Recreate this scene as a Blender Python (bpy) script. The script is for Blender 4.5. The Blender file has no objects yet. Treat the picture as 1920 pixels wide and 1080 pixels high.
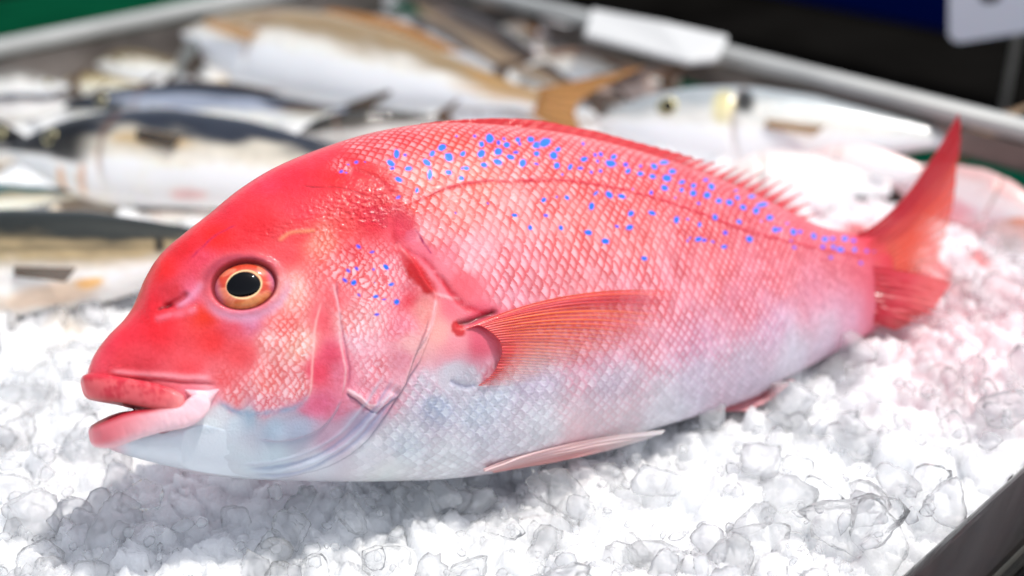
import bpy, math, random
import numpy as np
from mathutils import Matrix, Vector

random.seed(4); rng = np.random.default_rng(7)
scene = bpy.context.scene
COL = scene.collection

# ------------------------------------------------------------------ camera, sky, sun, exposure
CAM_H = 0.309; PITCH = math.radians(27); FPX = 2289.0
cam_d = bpy.data.cameras.new('camera'); cam = bpy.data.objects.new('camera', cam_d); COL.objects.link(cam)
cam.location = (0, 0, CAM_H); cam.rotation_euler = (math.radians(90) - PITCH, 0, 0)
cam_d.sensor_width = 36; cam_d.lens = 36 * FPX / 1920
cam_d.clip_start = 0.01; cam_d.clip_end = 200
cam_d.dof.use_dof = True; cam_d.dof.focus_distance = 0.495; cam_d.dof.aperture_fstop = 3.5
cam_d.dof.aperture_blades = 0
scene.camera = cam

SUN_EL, SUN_AZ = math.radians(68), math.radians(84)     # azimuth measured clockwise from +Y (away from the camera)
world = bpy.data.worlds.new('World'); scene.world = world; world.use_nodes = True
wn = world.node_tree.nodes; wl = world.node_tree.links; wn.clear()
sky = wn.new('ShaderNodeTexSky'); sky.sky_type = 'NISHITA'; sky.sun_disc = False
sky.sun_elevation = SUN_EL; sky.sun_rotation = SUN_AZ
bg = wn.new('ShaderNodeBackground'); bg.inputs['Strength'].default_value = 0.15
wo = wn.new('ShaderNodeOutputWorld'); hs = wn.new('ShaderNodeHueSaturation'); hs.inputs['Saturation'].default_value = .38; wl.new(sky.outputs[0], hs.inputs['Color']); wl.new(hs.outputs[0], bg.inputs[0]); wl.new(bg.outputs[0], wo.inputs[0])
sd = bpy.data.lights.new('sun', 'SUN'); sd.energy = 2.1; sd.angle = math.radians(0.5); sd.color = (1, .955, .89)
so = bpy.data.objects.new('sun', sd); COL.objects.link(so)
sun_dir = Vector((math.sin(SUN_AZ) * math.cos(SUN_EL), math.cos(SUN_AZ) * math.cos(SUN_EL), math.sin(SUN_EL)))
so.rotation_euler = sun_dir.to_track_quat('Z', 'Y').to_euler()
scene.view_settings.view_transform = 'Standard'; scene.view_settings.look = 'None'
scene.view_settings.exposure = 0.52; scene.view_settings.gamma = 1
scene.render.engine = 'CYCLES'
cy = scene.cycles
cy.max_bounces = 10; cy.diffuse_bounces = 4; cy.glossy_bounces = 4; cy.transmission_bounces = 8
cy.transparent_max_bounces = 24; cy.caustics_reflective = False; cy.caustics_refractive = False
cy.sample_clamp_indirect = 6; cy.use_denoising = True

# ------------------------------------------------------------------ helpers
cp, sp_ = math.cos(PITCH), math.sin(PITCH)
cR = np.array([1, 0, 0.]); cU = np.array([0, sp_, cp]); cD = np.array([0, cp, -sp_]); cC = np.array([0, 0, CAM_H])
def ray(x, y): return cD + cR * (x - 960) / FPX - cU * (y - 540) / FPX
def ground(x, y, z=0.0):                     # traced point -> the place at height z
    r = ray(x, y); return cC + r * ((z - CAM_H) / r[2])
def hsh(*a):
    h = np.zeros(np.broadcast(*a).shape, dtype=np.int64)
    for k, q in zip((73856093, 19349663, 83492791, 2654435), a):
        h = h ^ (q.astype(np.int64) * k)
    h = (h ^ (h >> 13)) * 1274126177 & 0x7fffffff
    h = (h ^ (h >> 15)) * 668265263 & 0x7fffffff
    return (h & 0xffffff) / float(0xffffff)
def vnoise(x, y, z=None):
    if z is None: z = np.zeros_like(x)
    xi, yi, zi = np.floor(x), np.floor(y), np.floor(z)
    fx, fy, fz = x - xi, y - yi, z - zi
    fx, fy, fz = [f * f * (3 - 2 * f) for f in (fx, fy, fz)]
    r = 0
    for dx in (0, 1):
        for dy in (0, 1):
            for dz in (0, 1):
                w = (fx if dx else 1 - fx) * (fy if dy else 1 - fy) * (fz if dz else 1 - fz)
                r = r + w * hsh(xi + dx, yi + dy, zi + dz)
    return r * 2 - 1
def fbm(x, y, z=None, o=4):
    r = 0; a = .5
    for k in range(o):
        s = 2.03 ** k
        r = r + a * vnoise(x * s + 17 * k, y * s - 9 * k, None if z is None else z * s); a *= .5
    return r
def smooth(a, b, x):
    t = np.clip((x - a) / (b - a), 0, 1); return t * t * (3 - 2 * t)
def lin(c):
    c = np.asarray(c, float) / 255.0
    return np.where(c <= .04045, c / 12.92, ((c + .055) / 1.055) ** 2.4)
def mesh_obj(name, V, F, mat, parent=None, attrs=None, smooth_=True):
    """V (n,3); F list of faces or an (m,k) array; attrs {name: (n,3) colour or (n,) float}"""
    me = bpy.data.meshes.new(name)
    V = np.asarray(V, dtype=np.float32)
    if isinstance(F, np.ndarray):
        m, k = F.shape
        me.vertices.add(len(V)); me.vertices.foreach_set('co', V.ravel())
        me.loops.add(m * k); me.loops.foreach_set('vertex_index', F.astype(np.int32).ravel())
        me.polygons.add(m); me.polygons.foreach_set('loop_start', np.arange(0, m * k, k, dtype=np.int32))
        me.polygons.foreach_set('loop_total', np.full(m, k, dtype=np.int32))
        me.update(calc_edges=True)
    else:
        me.from_pydata([tuple(map(float, q)) for q in V], [], F); me.update()
    me.polygons.foreach_set('use_smooth', np.full(len(me.polygons), smooth_))
    for n, a in (attrs or {}).items():
        a = np.asarray(a)
        if a.ndim == 2:
            at = me.color_attributes.new(n, 'FLOAT_COLOR', 'POINT')
            c = np.ones((len(V), 4), np.float32); c[:, :3] = a; at.data.foreach_set('color', c.ravel())
        else:
            at = me.attributes.new(n, 'FLOAT', 'POINT'); at.data.foreach_set('value', a.astype(np.float32))
    me.materials.append(mat)
    o = bpy.data.objects.new(name, me); COL.objects.link(o)
    if parent is not None: o.parent = parent
    return o
def grid_faces(ni, nj, closed=False):
    i = np.arange(ni - 1)[:, None]; j = np.arange(nj if closed else nj - 1)[None, :]
    j2 = (j + 1) % nj
    return np.stack([i * nj + j, i * nj + j2, (i + 1) * nj + j2, (i + 1) * nj + j], -1).reshape(-1, 4)
def tag(o, label, cat, group=None, kind=None):
    if label: o['label'] = label
    if cat: o['category'] = cat
    if group: o['group'] = group
    if kind: o['kind'] = kind
    return o
def empty(name, mat4, label, cat, group=None):
    o = bpy.data.objects.new(name, None); COL.objects.link(o); o.matrix_world = mat4
    o.empty_display_size = .02
    return tag(o, label, cat, group)
def catmull(P, n):
    P = np.asarray(P, float); k = len(P)
    t = np.linspace(0, k - 1, n); i = np.clip(t.astype(int), 0, k - 2); f = (t - i)[:, None]
    p1, p2 = P[i], P[i + 1]; p0 = P[np.maximum(i - 1, 0)]; p3 = P[np.minimum(i + 2, k - 1)]
    return .5 * ((2 * p1) + (-p0 + p2) * f + (2 * p0 - 5 * p1 + 4 * p2 - p3) * f ** 2 + (-p0 + 3 * p1 - 3 * p2 + p3) * f ** 3)
def even(P, n, cols=None):                   # resample a dense curve at even arc length (measured on cols)
    Q = P if cols is None else P[:, cols]
    s = np.r_[0, np.cumsum(np.linalg.norm(np.diff(Q, axis=0), axis=1))]
    t = np.linspace(0, s[-1], n)
    return np.stack([np.interp(t, s, P[:, c]) for c in range(P.shape[1])], 1)

# ------------------------------------------------------------------ materials
def mat_base(name):
    m = bpy.data.materials.new(name); m.use_nodes = True
    nt = m.node_tree; b = nt.nodes['Principled BSDF']
    return m, nt, b
def N(nt, t, **kw):
    n = nt.nodes.new(t)
    for k, v in kw.items():
        if k in n.inputs: n.inputs[k].default_value = v
        else: setattr(n, k, v)
    return n
def bump(nt, b, scale, strength, dist=.001, coord='Object', detail=4, prev=None, stretch=None):
    tc = N(nt, 'ShaderNodeTexCoord'); no = N(nt, 'ShaderNodeTexNoise'); no.inputs['Scale'].default_value = scale
    no.inputs['Detail'].default_value = detail
    src = tc.outputs[coord]
    if stretch:
        mp = N(nt, 'ShaderNodeMapping'); mp.inputs['Scale'].default_value = stretch
        nt.links.new(src, mp.inputs[0]); src = mp.outputs[0]
    nt.links.new(src, no.inputs['Vector'])
    bp = N(nt, 'ShaderNodeBump'); bp.inputs['Strength'].default_value = strength; bp.inputs['Distance'].default_value = dist
    nt.links.new(no.outputs[0], bp.inputs['Height'])
    if prev: nt.links.new(prev.outputs[0], bp.inputs['Normal'])
    nt.links.new(bp.outputs[0], b.inputs['Normal'])
    return bp
def attr(nt, name, out='Color'):
    a = N(nt, 'ShaderNodeAttribute'); a.attribute_name = name; return a.outputs[out]
def skin_mat(name, rough=.32, coat=.6, sss=.12, bscale=900, bstr=.25, fine=0):
    m, nt, b = mat_base(name)
    nt.links.new(attr(nt, 'col'), b.inputs['Base Color'])
    b.inputs['Roughness'].default_value = rough
    b.inputs['Specular IOR Level'].default_value = .16
    b.inputs['Coat Weight'].default_value = coat; b.inputs['Coat Roughness'].default_value = .06
    b.inputs['Coat IOR'].default_value = 1.36
    b.inputs['Subsurface Weight'].default_value = sss; b.inputs['Subsurface Radius'].default_value = (1, .35, .25)
    b.inputs['Subsurface Scale'].default_value = .004
    nt.links.new(attr(nt, 'met', 'Fac'), b.inputs['Metallic'])
    bp = bump(nt, b, bscale, bstr, .0004)
    nt.links.new(bp.outputs[0], b.inputs['Coat Normal'])
    return m
def plain_mat(name, col, rough=.5, metal=0, coat=0, noise=None, bscale=60, bstr=.1, sss=0):
    m, nt, b = mat_base(name)
    b.inputs['Specular IOR Level'].default_value = 0.0 if (max(col) < .2 and metal == 0 and rough > .3) else .5
    b.inputs['Base Color'].default_value = (*col, 1); b.inputs['Roughness'].default_value = rough
    b.inputs['Metallic'].default_value = metal; b.inputs['Coat Weight'].default_value = coat
    b.inputs['Coat Roughness'].default_value = .05
    if sss:
        b.inputs['Subsurface Weight'].default_value = sss; b.inputs['Subsurface Scale'].default_value = .005
    if noise:
        tc = N(nt, 'ShaderNodeTexCoord'); no = N(nt, 'ShaderNodeTexNoise'); no.inputs['Scale'].default_value = noise[0]
        mp = N(nt, 'ShaderNodeMapping'); mp.inputs['Scale'].default_value = noise[2] if len(noise) > 2 else (1, 1, 1)
        nt.links.new(tc.outputs['Object'], mp.inputs[0]); nt.links.new(mp.outputs[0], no.inputs['Vector'])
        no.inputs['Detail'].default_value = 6
        r = N(nt, 'ShaderNodeValToRGB'); r.color_ramp.elements[0].position = .35; r.color_ramp.elements[1].position = .65
        r.color_ramp.elements[0].color = (*[c * noise[1] for c in col], 1); r.color_ramp.elements[1].color = (*col, 1)
        nt.links.new(no.outputs[0], r.inputs[0]); nt.links.new(r.outputs[0], b.inputs['Base Color'])
    bump(nt, b, bscale, bstr, .001)
    return m
M_SKIN = skin_mat('wet_fish_skin', rough=.45, coat=.6, sss=.10, bscale=1200, bstr=.5)
M_LIP = skin_mat('wet_lip', rough=.45, coat=.25, sss=.25, bscale=700, bstr=.22)
M_EYE = skin_mat('iris', rough=.3, coat=1.0, sss=.1, bscale=300, bstr=0.0)
M_BG = skin_mat('silver_fish_skin', rough=.42, coat=.6, sss=.1, bscale=350, bstr=.35)
m, nt, b = mat_base('pupil'); b.inputs['Base Color'].default_value = (.001, .001, .002, 1); b.inputs['Specular IOR Level'].default_value = .22; b.inputs['Roughness'].default_value = .05
bump(nt, b, 120, .05, .0005)
M_PUPIL = m
def fin_mat(name, trans=.35):
    m, nt, b = mat_base(name)
    nt.links.new(attr(nt, 'col'), b.inputs['Base Color']); b.inputs['Roughness'].default_value = .35
    b.inputs['Coat Weight'].default_value = .35; b.inputs['Coat Roughness'].default_value = .15
    b.inputs['Subsurface Weight'].default_value = .2; b.inputs['Subsurface Scale'].default_value = .003
    tl = N(nt, 'ShaderNodeBsdfTranslucent'); nt.links.new(attr(nt, 'col'), tl.inputs[0])
    mx = N(nt, 'ShaderNodeMixShader'); mx.inputs[0].default_value = trans
    nt.links.new(b.outputs[0], mx.inputs[1]); nt.links.new(tl.outputs[0], mx.inputs[2])
    tr = N(nt, 'ShaderNodeBsdfTransparent'); m2 = N(nt, 'ShaderNodeMixShader')
    nt.links.new(attr(nt, 'alpha', 'Fac'), m2.inputs[0]); nt.links.new(tr.outputs[0], m2.inputs[1]); nt.links.new(mx.outputs[0], m2.inputs[2])
    nt.links.new(m2.outputs[0], nt.nodes['Material Output'].inputs[0])
    bump(nt, b, 900, .15, .0004)
    return m
M_FIN = fin_mat('fin_membrane')
M_PEC = fin_mat('clear_fin_membrane', .05)

# ================================================================== THE RED FISH
TH = math.radians(29); AL = math.radians(30)
fd = np.array([math.cos(TH), math.sin(TH), 0]); fh = np.array([-math.sin(TH), math.cos(TH), 0])
fv = math.cos(AL) * np.array([0, 0, 1]) + math.sin(AL) * fh; fn = np.cross(fd, fv)
FO = np.array([-0.04725, 0.42363, 0.00603])
FM = Matrix([[fd[i], fv[i], fn[i], FO[i]] for i in range(3)] + [[0, 0, 0, 1]])
def floc(x, y, w=0.0):                       # traced point -> fish-local metres on the plane w
    r = ray(x, y); t = np.dot(FO + fn * w - cC, fn) / np.dot(r, fn); q = cC + r * t - FO
    return np.array([q @ fd, q @ fv, w])
def fproj(P):                                # fish-local -> traced coordinates (calibration only)
    W = FO + P[:, 0:1] * fd + P[:, 1:2] * fv + P[:, 2:3] * fn - cC
    z = W @ cD
    return np.stack([960 + FPX * (W @ cR) / z, 540 - FPX * (W @ cU) / z], 1)

def rings(pairs, ns, nn, nf, pw=.88, pv=1.0):
    """loft between matched (top, bottom, half width) sections; near side finer than far side"""
    A = np.array([np.r_[floc(*t), floc(*b_), w / 1000.] for t, b_, w in pairs])
    D_ = catmull(A, 3000)
    D_[:, 6] = np.maximum(D_[:, 6], 0)
    mid = (D_[:, :3] + D_[:, 3:6]) / 2; D_ = np.c_[D_, mid]
    D_ = even(D_, ns, [7, 8, 9])
    T, B, W, Mi = D_[:, :3], D_[:, 3:6], D_[:, 6], D_[:, 7:]
    ph = np.r_[np.linspace(0, math.pi, nn), np.linspace(math.pi, 2 * math.pi, nf + 2)[1:-1]]
    c, s = np.cos(ph), np.sin(ph)
    s2 = np.sign(s) * np.abs(s) ** pw
    H = (T - B) / 2
    P = Mi[:, None, :] + H[:, None, :] * c[None, :, None]
    P[:, :, 2] += W[:, None] * s2[None, :]
    return P, ph
def ring_normals(P):
    du = np.gradient(P, axis=0); dv = np.roll(P, -1, 1) - np.roll(P, 1, 1)
    n = np.cross(dv, du); n /= np.linalg.norm(n, axis=2, keepdims=True) + 1e-12
    return n

PAIRS = [((163, 706), (166, 724), 1.5), ((167, 688), (176, 744), 6), ((179, 662), (200, 752), 9.5), ((203, 630), (230, 758), 12.5),
         ((234, 598), (252, 766), 15), ((256, 564), (268, 800), 17), ((274, 520), (288, 858), 18.5), ((302, 476), (326, 877), 20),
         ((345, 438), (380, 890), 21.5), ((392, 401), (440, 896), 23.5), ((450, 354), (505, 900), 27), ((520, 312), (570, 902), 30.5), ((610, 276), (650, 903), 34.5),
         ((700, 250), (735, 902), 37.5), ((800, 235), (830, 898), 38.5), ((900, 236), (925, 886), 38.5), ((1000, 246), (1020, 864), 37.5),
         ((1100, 264), (1110, 838), 36), ((1200, 290), (1205, 808), 33.5), ((1300, 323), (1300, 780), 30), ((1400, 364), (1395, 750), 25.5),
         ((1470, 398), (1462, 712), 21), ((1530, 424), (1525, 680), 17), ((1590, 436), (1590, 645), 12.5), ((1632, 436), (1636, 622), 8), ((1656, 444), (1660, 606), 5), ((1676, 474), (1680, 578), 1.0)]
NS, NN, NF = 1000, 500, 60
P0, PH = rings(PAIRS, NS, NN, NF)
NR = P0.shape[1]
# lookup of traced points on the near surface
_sub = P0[::4, :NN:4].reshape(-1, 3); _pr = fproj(_sub)
def surf(x, y):
    k = np.argmin((_pr[:, 0] - x) ** 2 + (_pr[:, 1] - y) ** 2); return _sub[k]
def surf_uv(L): return np.array([surf(x, y)[:2] for x, y in L])

u = P0[:, :, 0].ravel() * 1000; v = P0[:, :, 1].ravel() * 1000          # millimetres
# organic wobble for every painted or raised feature
wu = u + 1.2 * fbm(u * .12, v * .12) + .5 * fbm(u * .45, v * .45); wv = v + 1.2 * fbm(u * .12 + 50, v * .12) + .5 * fbm(u * .45, v * .45 + 50)
def pline(L, uu=None, vv=None, sm=True):
    """signed distance (mm, + on the left when walking the line with up = dorsal) and progress 0..1"""
    uu = .65 * u + .35 * wu if uu is None else uu; vv = .65 * v + .35 * wv if vv is None else vv
    Q = surf_uv(L) * 1000
    if sm and len(Q) > 2: Q = even(catmull(Q, 80), 26)
    best = np.full(uu.shape, 1e9); sg = np.ones(uu.shape); tt = np.zeros(uu.shape); n = len(Q) - 1
    lo, hi = Q.min(0) - 22, Q.max(0) + 22
    k = np.where((uu > lo[0]) & (uu < hi[0]) & (vv > lo[1]) & (vv < hi[1]))[0]
    a, b_ = uu[k], vv[k]; bb, ss, t2 = best[k], sg[k], tt[k]
    for i in range(n):
        p, q = Q[i], Q[i + 1]; e = q - p; l2 = e @ e + 1e-9
        t = np.clip(((a - p[0]) * e[0] + (b_ - p[1]) * e[1]) / l2, 0, 1)
        dx, dy = a - p[0] - t * e[0], b_ - p[1] - t * e[1]; dd = np.hypot(dx, dy)
        m_ = dd < bb
        bb[m_] = dd[m_]; ss[m_] = np.sign(e[0] * dy - e[1] * dx)[m_]; t2[m_] = ((i + t) / n)[m_]
    best[k], sg[k], tt[k] = bb, ss, t2
    return best * sg, tt

# ---- colour control points: x y r g b scale net metal
CT = """
165 700 226 84 100 0 0 0|200 640 226 62 82 0 0 0|180 685 226 84 98 0 0 0|240 620 230 60 75 0 0 0|262 580 222 48 60 0 0 0|300 500 228 48 48 0 0 0
340 460 216 44 52 0 0 0|420 390 222 56 72 0 0 0|500 340 224 62 84 0 0 0|570 300 220 62 78 0 0 0|560 340 220 52 72 0 0 0|600 285 212 62 78 .1 .2 0|640 340 212 34 46 0 0 0
690 370 206 40 52 0 0 0|690 330 214 48 54 0 0 0|560 400 230 66 80 0 0 0|480 425 232 62 70 0 0 0|400 450 226 46 46 0 0 0|385 490 222 86 108 0 0 0
400 540 218 96 112 0 0 0|355 545 216 110 136 0 0 0|330 545 196 52 60 0 0 0|380 590 222 60 36 0 0 0|300 620 228 52 62 0 0 0|400 640 226 66 66 0 0 0|350 690 232 92 98 0 0 0
250 680 228 80 90 0 0 0|440 610 220 96 110 0 0 0|470 600 214 150 180 0 0 0|450 660 230 96 98 .1 .2 0|420 715 232 110 112 .4 .5 0|500 640 242 170 162 .8 .8 0
545 545 242 190 170 .7 .8 .1|520 600 238 130 120 .6 .8 0|540 470 226 92 96 .1 .3 0|560 440 230 86 88 .2 .4 0|595 455 236 150 126 .6 .8 .1|560 640 244 190 170 .9 .8 .1
500 710 238 136 130 1 .9 0|560 720 240 165 165 1 .8 .1|440 745 230 120 122 .9 .8 0|500 755 226 130 140 1 .7 .1|600 700 232 92 116 0 0 0|612 600 234 110 118 0 .2 0
625 660 232 104 130 0 0 0|600 760 214 120 150 0 0 0|630 560 236 120 124 .4 .6 0|570 800 170 176 196 .05 0 .3|450 790 214 222 232 0 0 .3|400 800 232 236 240 0 0 .2|520 800 176 190 208 0 0 .3
410 770 224 226 232 0 0 .2|470 775 170 190 208 .3 0 .3|440 850 214 222 230 0 0 .3|300 855 208 217 226 0 0 .2|600 870 224 228 236 0 0 .3|520 850 206 216 226 .3 0 .3|700 850 232 232 238 .6 0 .2
620 820 200 170 190 .2 .1 .2|680 790 176 160 184 0 0 .3|640 590 240 190 186 .6 .8 0|680 600 244 200 200 .8 .8 .1|700 540 240 150 154 .9 .9 0|670 480 228 88 98 .5 .9 0
730 510 236 130 140 .8 .9 0|640 430 226 86 84 .3 .8 .1|660 500 236 128 128 .9 .9 0|700 420 214 50 66 .2 .8 0|700 680 244 186 198 .7 .8 .1|670 640 240 190 200 .8 .6 .1|750 620 238 160 176 .5 .6 .1
760 560 224 76 90 .3 .6 0|690 740 232 176 190 .5 .5 .1|760 680 222 170 180 .3 .3 .2|740 560 236 150 164 .6 .8 0|640 700 232 150 170 .3 .4 0
640 320 214 60 72 .7 .8 0|760 300 224 80 74 1 1 0|700 280 218 74 80 1 1 0|760 260 216 60 66 1 .9 0|850 280 226 88 72 1 1 0|900 250 220 58 60 .8 .9 0|1000 290 222 88 84 1 1 0
1000 260 214 48 54 .7 .8 0|1100 290 214 62 68 .9 .8 0|1200 310 212 52 62 .8 .7 0|1300 345 206 46 62 .7 .6 0|1400 385 208 50 68 .7 .6 0|1500 430 206 46 68 .6 .6 0
800 340 230 110 90 1 1 0|770 380 220 80 72 .8 1 0|850 390 240 160 150 1 1 0|900 330 232 120 100 1 1 0|960 400 240 160 156 1 1 0|1060 340 230 110 104 1 1 0|1080 420 238 146 140 1 1 0
1200 370 226 96 92 1 1 0|1200 450 234 136 132 1 1 0|1330 420 222 88 90 1 .9 0|1330 500 230 122 128 1 .9 0|1450 450 216 76 88 1 .8 0|1450 510 224 110 126 1 .8 0|1560 470 208 60 84 .9 .7 0
1640 460 206 24 46 .3 .3 0|1610 500 206 56 84 .7 .5 0|1670 500 206 30 50 .1 .2 0|1675 460 210 30 40 0 0 0|1650 530 206 60 84 .3 .2 0|1680 560 214 70 84 0 0 0|1640 570 222 150 166 .1 0 .1|880 480 240 184 190 1 1 0|800 440 236 150 150 1 1 0|980 500 240 174 182 1 1 .05|1100 520 238 160 164 1 1 0
950 550 236 170 184 1 1 .05|1250 560 230 136 148 1 .9 .05|1400 570 224 128 148 1 .8 .1|1530 550 214 124 150 .9 .6 .1|1600 590 216 180 204 .6 .3 .2|1660 590 224 190 200 .2 .1 .1
1300 640 222 176 204 1 .7 .2|1100 640 230 184 202 1 .8 .15|1200 590 230 160 176 1 .9 .1|1450 620 212 176 206 .9 .4 .25|1550 620 216 206 224 .6 .2 .2|1000 720 216 200 220 1 .4 .35
1150 730 212 198 218 1 .3 .35|1300 710 212 202 222 .9 .2 .3|1400 680 214 204 222 .8 .2 .3|1480 670 220 222 234 .6 .1 .2|900 780 206 216 230 1 .2 .4|820 760 198 206 224 1 .4 .4|1000 800 222 226 232 .8 .1 .3
1150 790 226 216 218 .5 .1 .1|1080 820 232 214 214 .4 0 .1|1250 770 226 226 232 .6 0 .2|800 720 226 206 220 1 .6 .3|750 830 218 226 234 1 .1 .35|850 850 228 230 234 .8 0 .25|720 890 232 232 232 .5 0 .1
930 750 214 216 230 1 .3 .4|780 650 242 216 206 .3 .4 .2|820 620 244 206 190 .1 .2 .1|800 590 240 196 180 .2 .3 .1|850 570 236 140 150 .1 .3 0|820 520 236 150 160 .1 .3 0|870 530 236 120 130 .3 .5 0
790 470 230 130 146 .2 .5 .1|840 480 236 160 170 .4 .6 .1|760 430 216 70 90 .2 .6 0|900 600 214 96 116 0 0 0|900 650 216 110 130 0 0 0|850 640 238 176 180 .05 0 .1|850 690 226 214 224 .1 0 .2|870 720 216 214 226 .6 .2 .3
930 620 232 130 146 .4 .4 0|930 700 230 200 214 .6 .5 .2|270 800 120 30 40 0 0 0|262 760 110 20 30 0 0 0|350 740 226 150 160 0 0 0|390 745 236 190 195 0 0 .1
"""
ctl = np.array([[float(q) for q in e.split()] for e in CT.replace('\n', '|').split('|') if e.strip()])
cuv = surf_uv(ctl[:, :2]) * 1000
cval = np.c_[lin(ctl[:, 2:5]), ctl[:, 5:8]]
gu, gv = P0[::5, ::4, 0] * 1000, P0[::5, ::4, 1] * 1000
acc = np.zeros(gu.shape + (6,)); wt = np.zeros(gu.shape)
xu = gu + 3.0 * fbm(gu * .06, gv * .06); xv = gv + 3.0 * fbm(gu * .06 + 9, gv * .06)
for (a, b_), val in zip(cuv, cval):
    w_ = 1 / ((xu - a) ** 2 + (xv - b_) ** 2 + 6.0 + 170 * np.maximum(smooth(40, 130, xu), smooth(0, 40, xu) * smooth(25, 5, xv))) ** 1.9
    acc += w_[..., None] * val; wt += w_
acc /= wt[..., None]
def upsample(A):
    ii = np.arange(NS) / 5.0; jj = np.arange(NR) / 4.0
    i0 = np.clip(ii.astype(int), 0, A.shape[0] - 2); j0 = np.clip(jj.astype(int), 0, A.shape[1] - 2)
    fi = np.clip(ii - i0, 0, 1)[:, None, None]; fj = np.clip(jj - j0, 0, 1)[None, :, None]
    return ((A[i0][:, j0] * (1 - fi) + A[i0 + 1][:, j0] * fi) * (1 - fj) + (A[i0][:, j0 + 1] * (1 - fi) + A[i0 + 1][:, j0 + 1] * fi) * fj)
F6 = upsample(acc).reshape(-1, 6)
_l = F6[:, :3].mean(1, keepdims=True); F6[:, :3] = np.clip(_l + (F6[:, :3] - _l) * (1 + .04 * smooth(0, .1, F6[:, 0:1] - F6[:, 2:3])), .01, 1)
colr, scl, net, met = F6[:, :3].copy(), F6[:, 3].copy(), F6[:, 4].copy(), F6[:, 5].copy()
disp = np.zeros(len(u))                                                    # millimetres

# ---- scales: rows of overlapping discs, each with a raised, pigmented rear edge
stu = np.repeat(P0[:, :, 0].mean(1) * 1000, NR)                            # along the body
half = np.linalg.norm(P0[:, 0] - P0[:, NN - 1], axis=1) * 500
sfrac = np.tile(np.cos(PH), NS)                                            # +1 dorsal, -1 ventral
aa = np.tile(np.r_[np.linspace(-1, 1, NN), np.zeros(NR - NN)], NS)
hh = np.repeat(half, NR)
def scale_field(U, V, pu, pv, ru=2.05, rv=.64, seed=0):
    ci = np.floor(U / pu); out_r = np.full(U.shape, 2.0); out_id = np.zeros(U.shape); hx = np.zeros(U.shape); done = np.zeros(U.shape, bool)
    for k in (-2, -1, 0, 1):
        i = ci + k; off = (np.mod(i, 2)) * .5
        j = np.round(V / pv - off); jx = (hsh(i + seed, j) - .5) * .22
        cu_, cv_ = (i + jx) * pu, (j + off + (hsh(j + seed, i + 7) - .5) * .12) * pv
        x = (U - cu_) / (ru * pu); y = (V - cv_) / (rv * pv); r = np.sqrt(x * x + y * y)
        ok = (~done) & (r < 1) & (x > -.9)
        out_r[ok] = r[ok]; hx[ok] = x[ok]; out_id[ok] = hsh(i, j + seed)[ok]; done |= ok
    return np.clip(out_r, 0, 1), hx, out_id, done
# body field: warped so that scales shrink towards the tail
pit = lambda s: np.interp(s, [-120, 0, 60, 140, 220, 290], [2.4, 2.4, 2.35, 2.05, 1.6, 1.3])
sg_ = np.linspace(-130, 320, 2000); Uw = np.interp(stu + (u - stu) * 1.0, sg_, np.cumsum(np.r_[0, np.diff(sg_)] / pit(sg_)))
arc = aa * 1.25                                                            # near-side arc fraction
Vw = arc * 14.2 + .9 * fbm(u * .03, v * .03)
r1, x1, id1, ok1 = scale_field(Uw + .35 * fbm(u * .05 + 3, v * .05), Vw, 1.0, 1.0)
# head field: small upright scales of cheek and gill cover
ca, sa = math.cos(.25), math.sin(.25)
Uh = (u * ca - v * sa) + 3.2 * fbm(u * .09, v * .09 + 4) + .9 * fbm(u * .5, v * .5 + 4); Vh = (u * sa + v * ca) + 3.2 * fbm(u * .09 + 31, v * .09) + 1.2 * fbm(u * .5 + 31, v * .5)
r2, x2, id2, ok2 = scale_field(Uh, Vh, 1.55, 4.1, seed=5)
hd_line, _ = pline([(600, 262), (650, 300), (700, 335), (742, 372), (752, 420), (800, 480), (850, 545), (862, 600), (820, 690), (760, 760), (700, 830), (640, 895)], sm=True)
head = smooth(1.0, -1.0, (u - np.interp(v, *[np.sort(q) if False else q for q in (lambda Q: (Q[np.argsort(Q[:, 1]), 1], Q[np.argsort(Q[:, 1]), 0]))(
    surf_uv([(600, 262), (650, 300), (700, 335), (742, 372), (752, 420), (790, 480), (820, 545), (822, 600), (800, 650), (770, 700), (720, 770), (660, 840), (560, 890)]) * 1000)])))
rr = np.where(head > .5, r2, r1); xx = np.where(head > .5, x2, x1); idd = np.where(head > .5, id2, id1)
edge = smooth(.48, .98, rr) * smooth(-.35, .35, xx)
core = smooth(.75, .25, np.hypot(xx - .35, 0) ) * smooth(.95, .6, rr)
amp = np.where(head > .5, .12, .17 + .26 * smooth(.1, .35, met)) * smooth(.15, .8, scl)
disp += amp * (xx * .9 + .3 * rr * rr) * np.where(stu > 200, .7, 1)
disp += amp * .35 * (idd - .5) + amp * .10 * np.sin((Vw if True else 0) * 2 * math.pi * 4) * (head < .5)
netc = lin([205, 40, 40]); 
warm = smooth(-12, 40, v)[:, None]                                         # pigment fades to blue-silver on the flank
ncol = colr * (lin([212, 78, 70]) / lin([240, 170, 160])) 
ncol = np.clip(ncol, 0, 1)
sil = smooth(.15, .45, met)[:, None]
ncol = ncol * (1 - sil) + colr * lin([190, 205, 228]) / lin([222, 228, 236]) * sil
nv_ = np.clip(.72 + 1.3 * fbm(u * .13 + 70, v * .13, o=4), .15, 1)
k_e = (edge * nv_ * np.maximum(net * .84, .5 * scl * sil[:, 0]) * smooth(.1, .6, scl))[:, None]
pale = 1 - (1 - colr) * np.where(head > .5, .52, .72)[:, None]
k_c = (core * smooth(.2, .9, scl) * (.55 + .45 * idd))[:, None]
colr = colr * (1 - k_c) + pale * k_c
colr = colr * (1 - k_e) + ncol * k_e
colr *= (1 + .20 * (idd - .5) * smooth(.2, .8, scl))[:, None]
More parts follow.
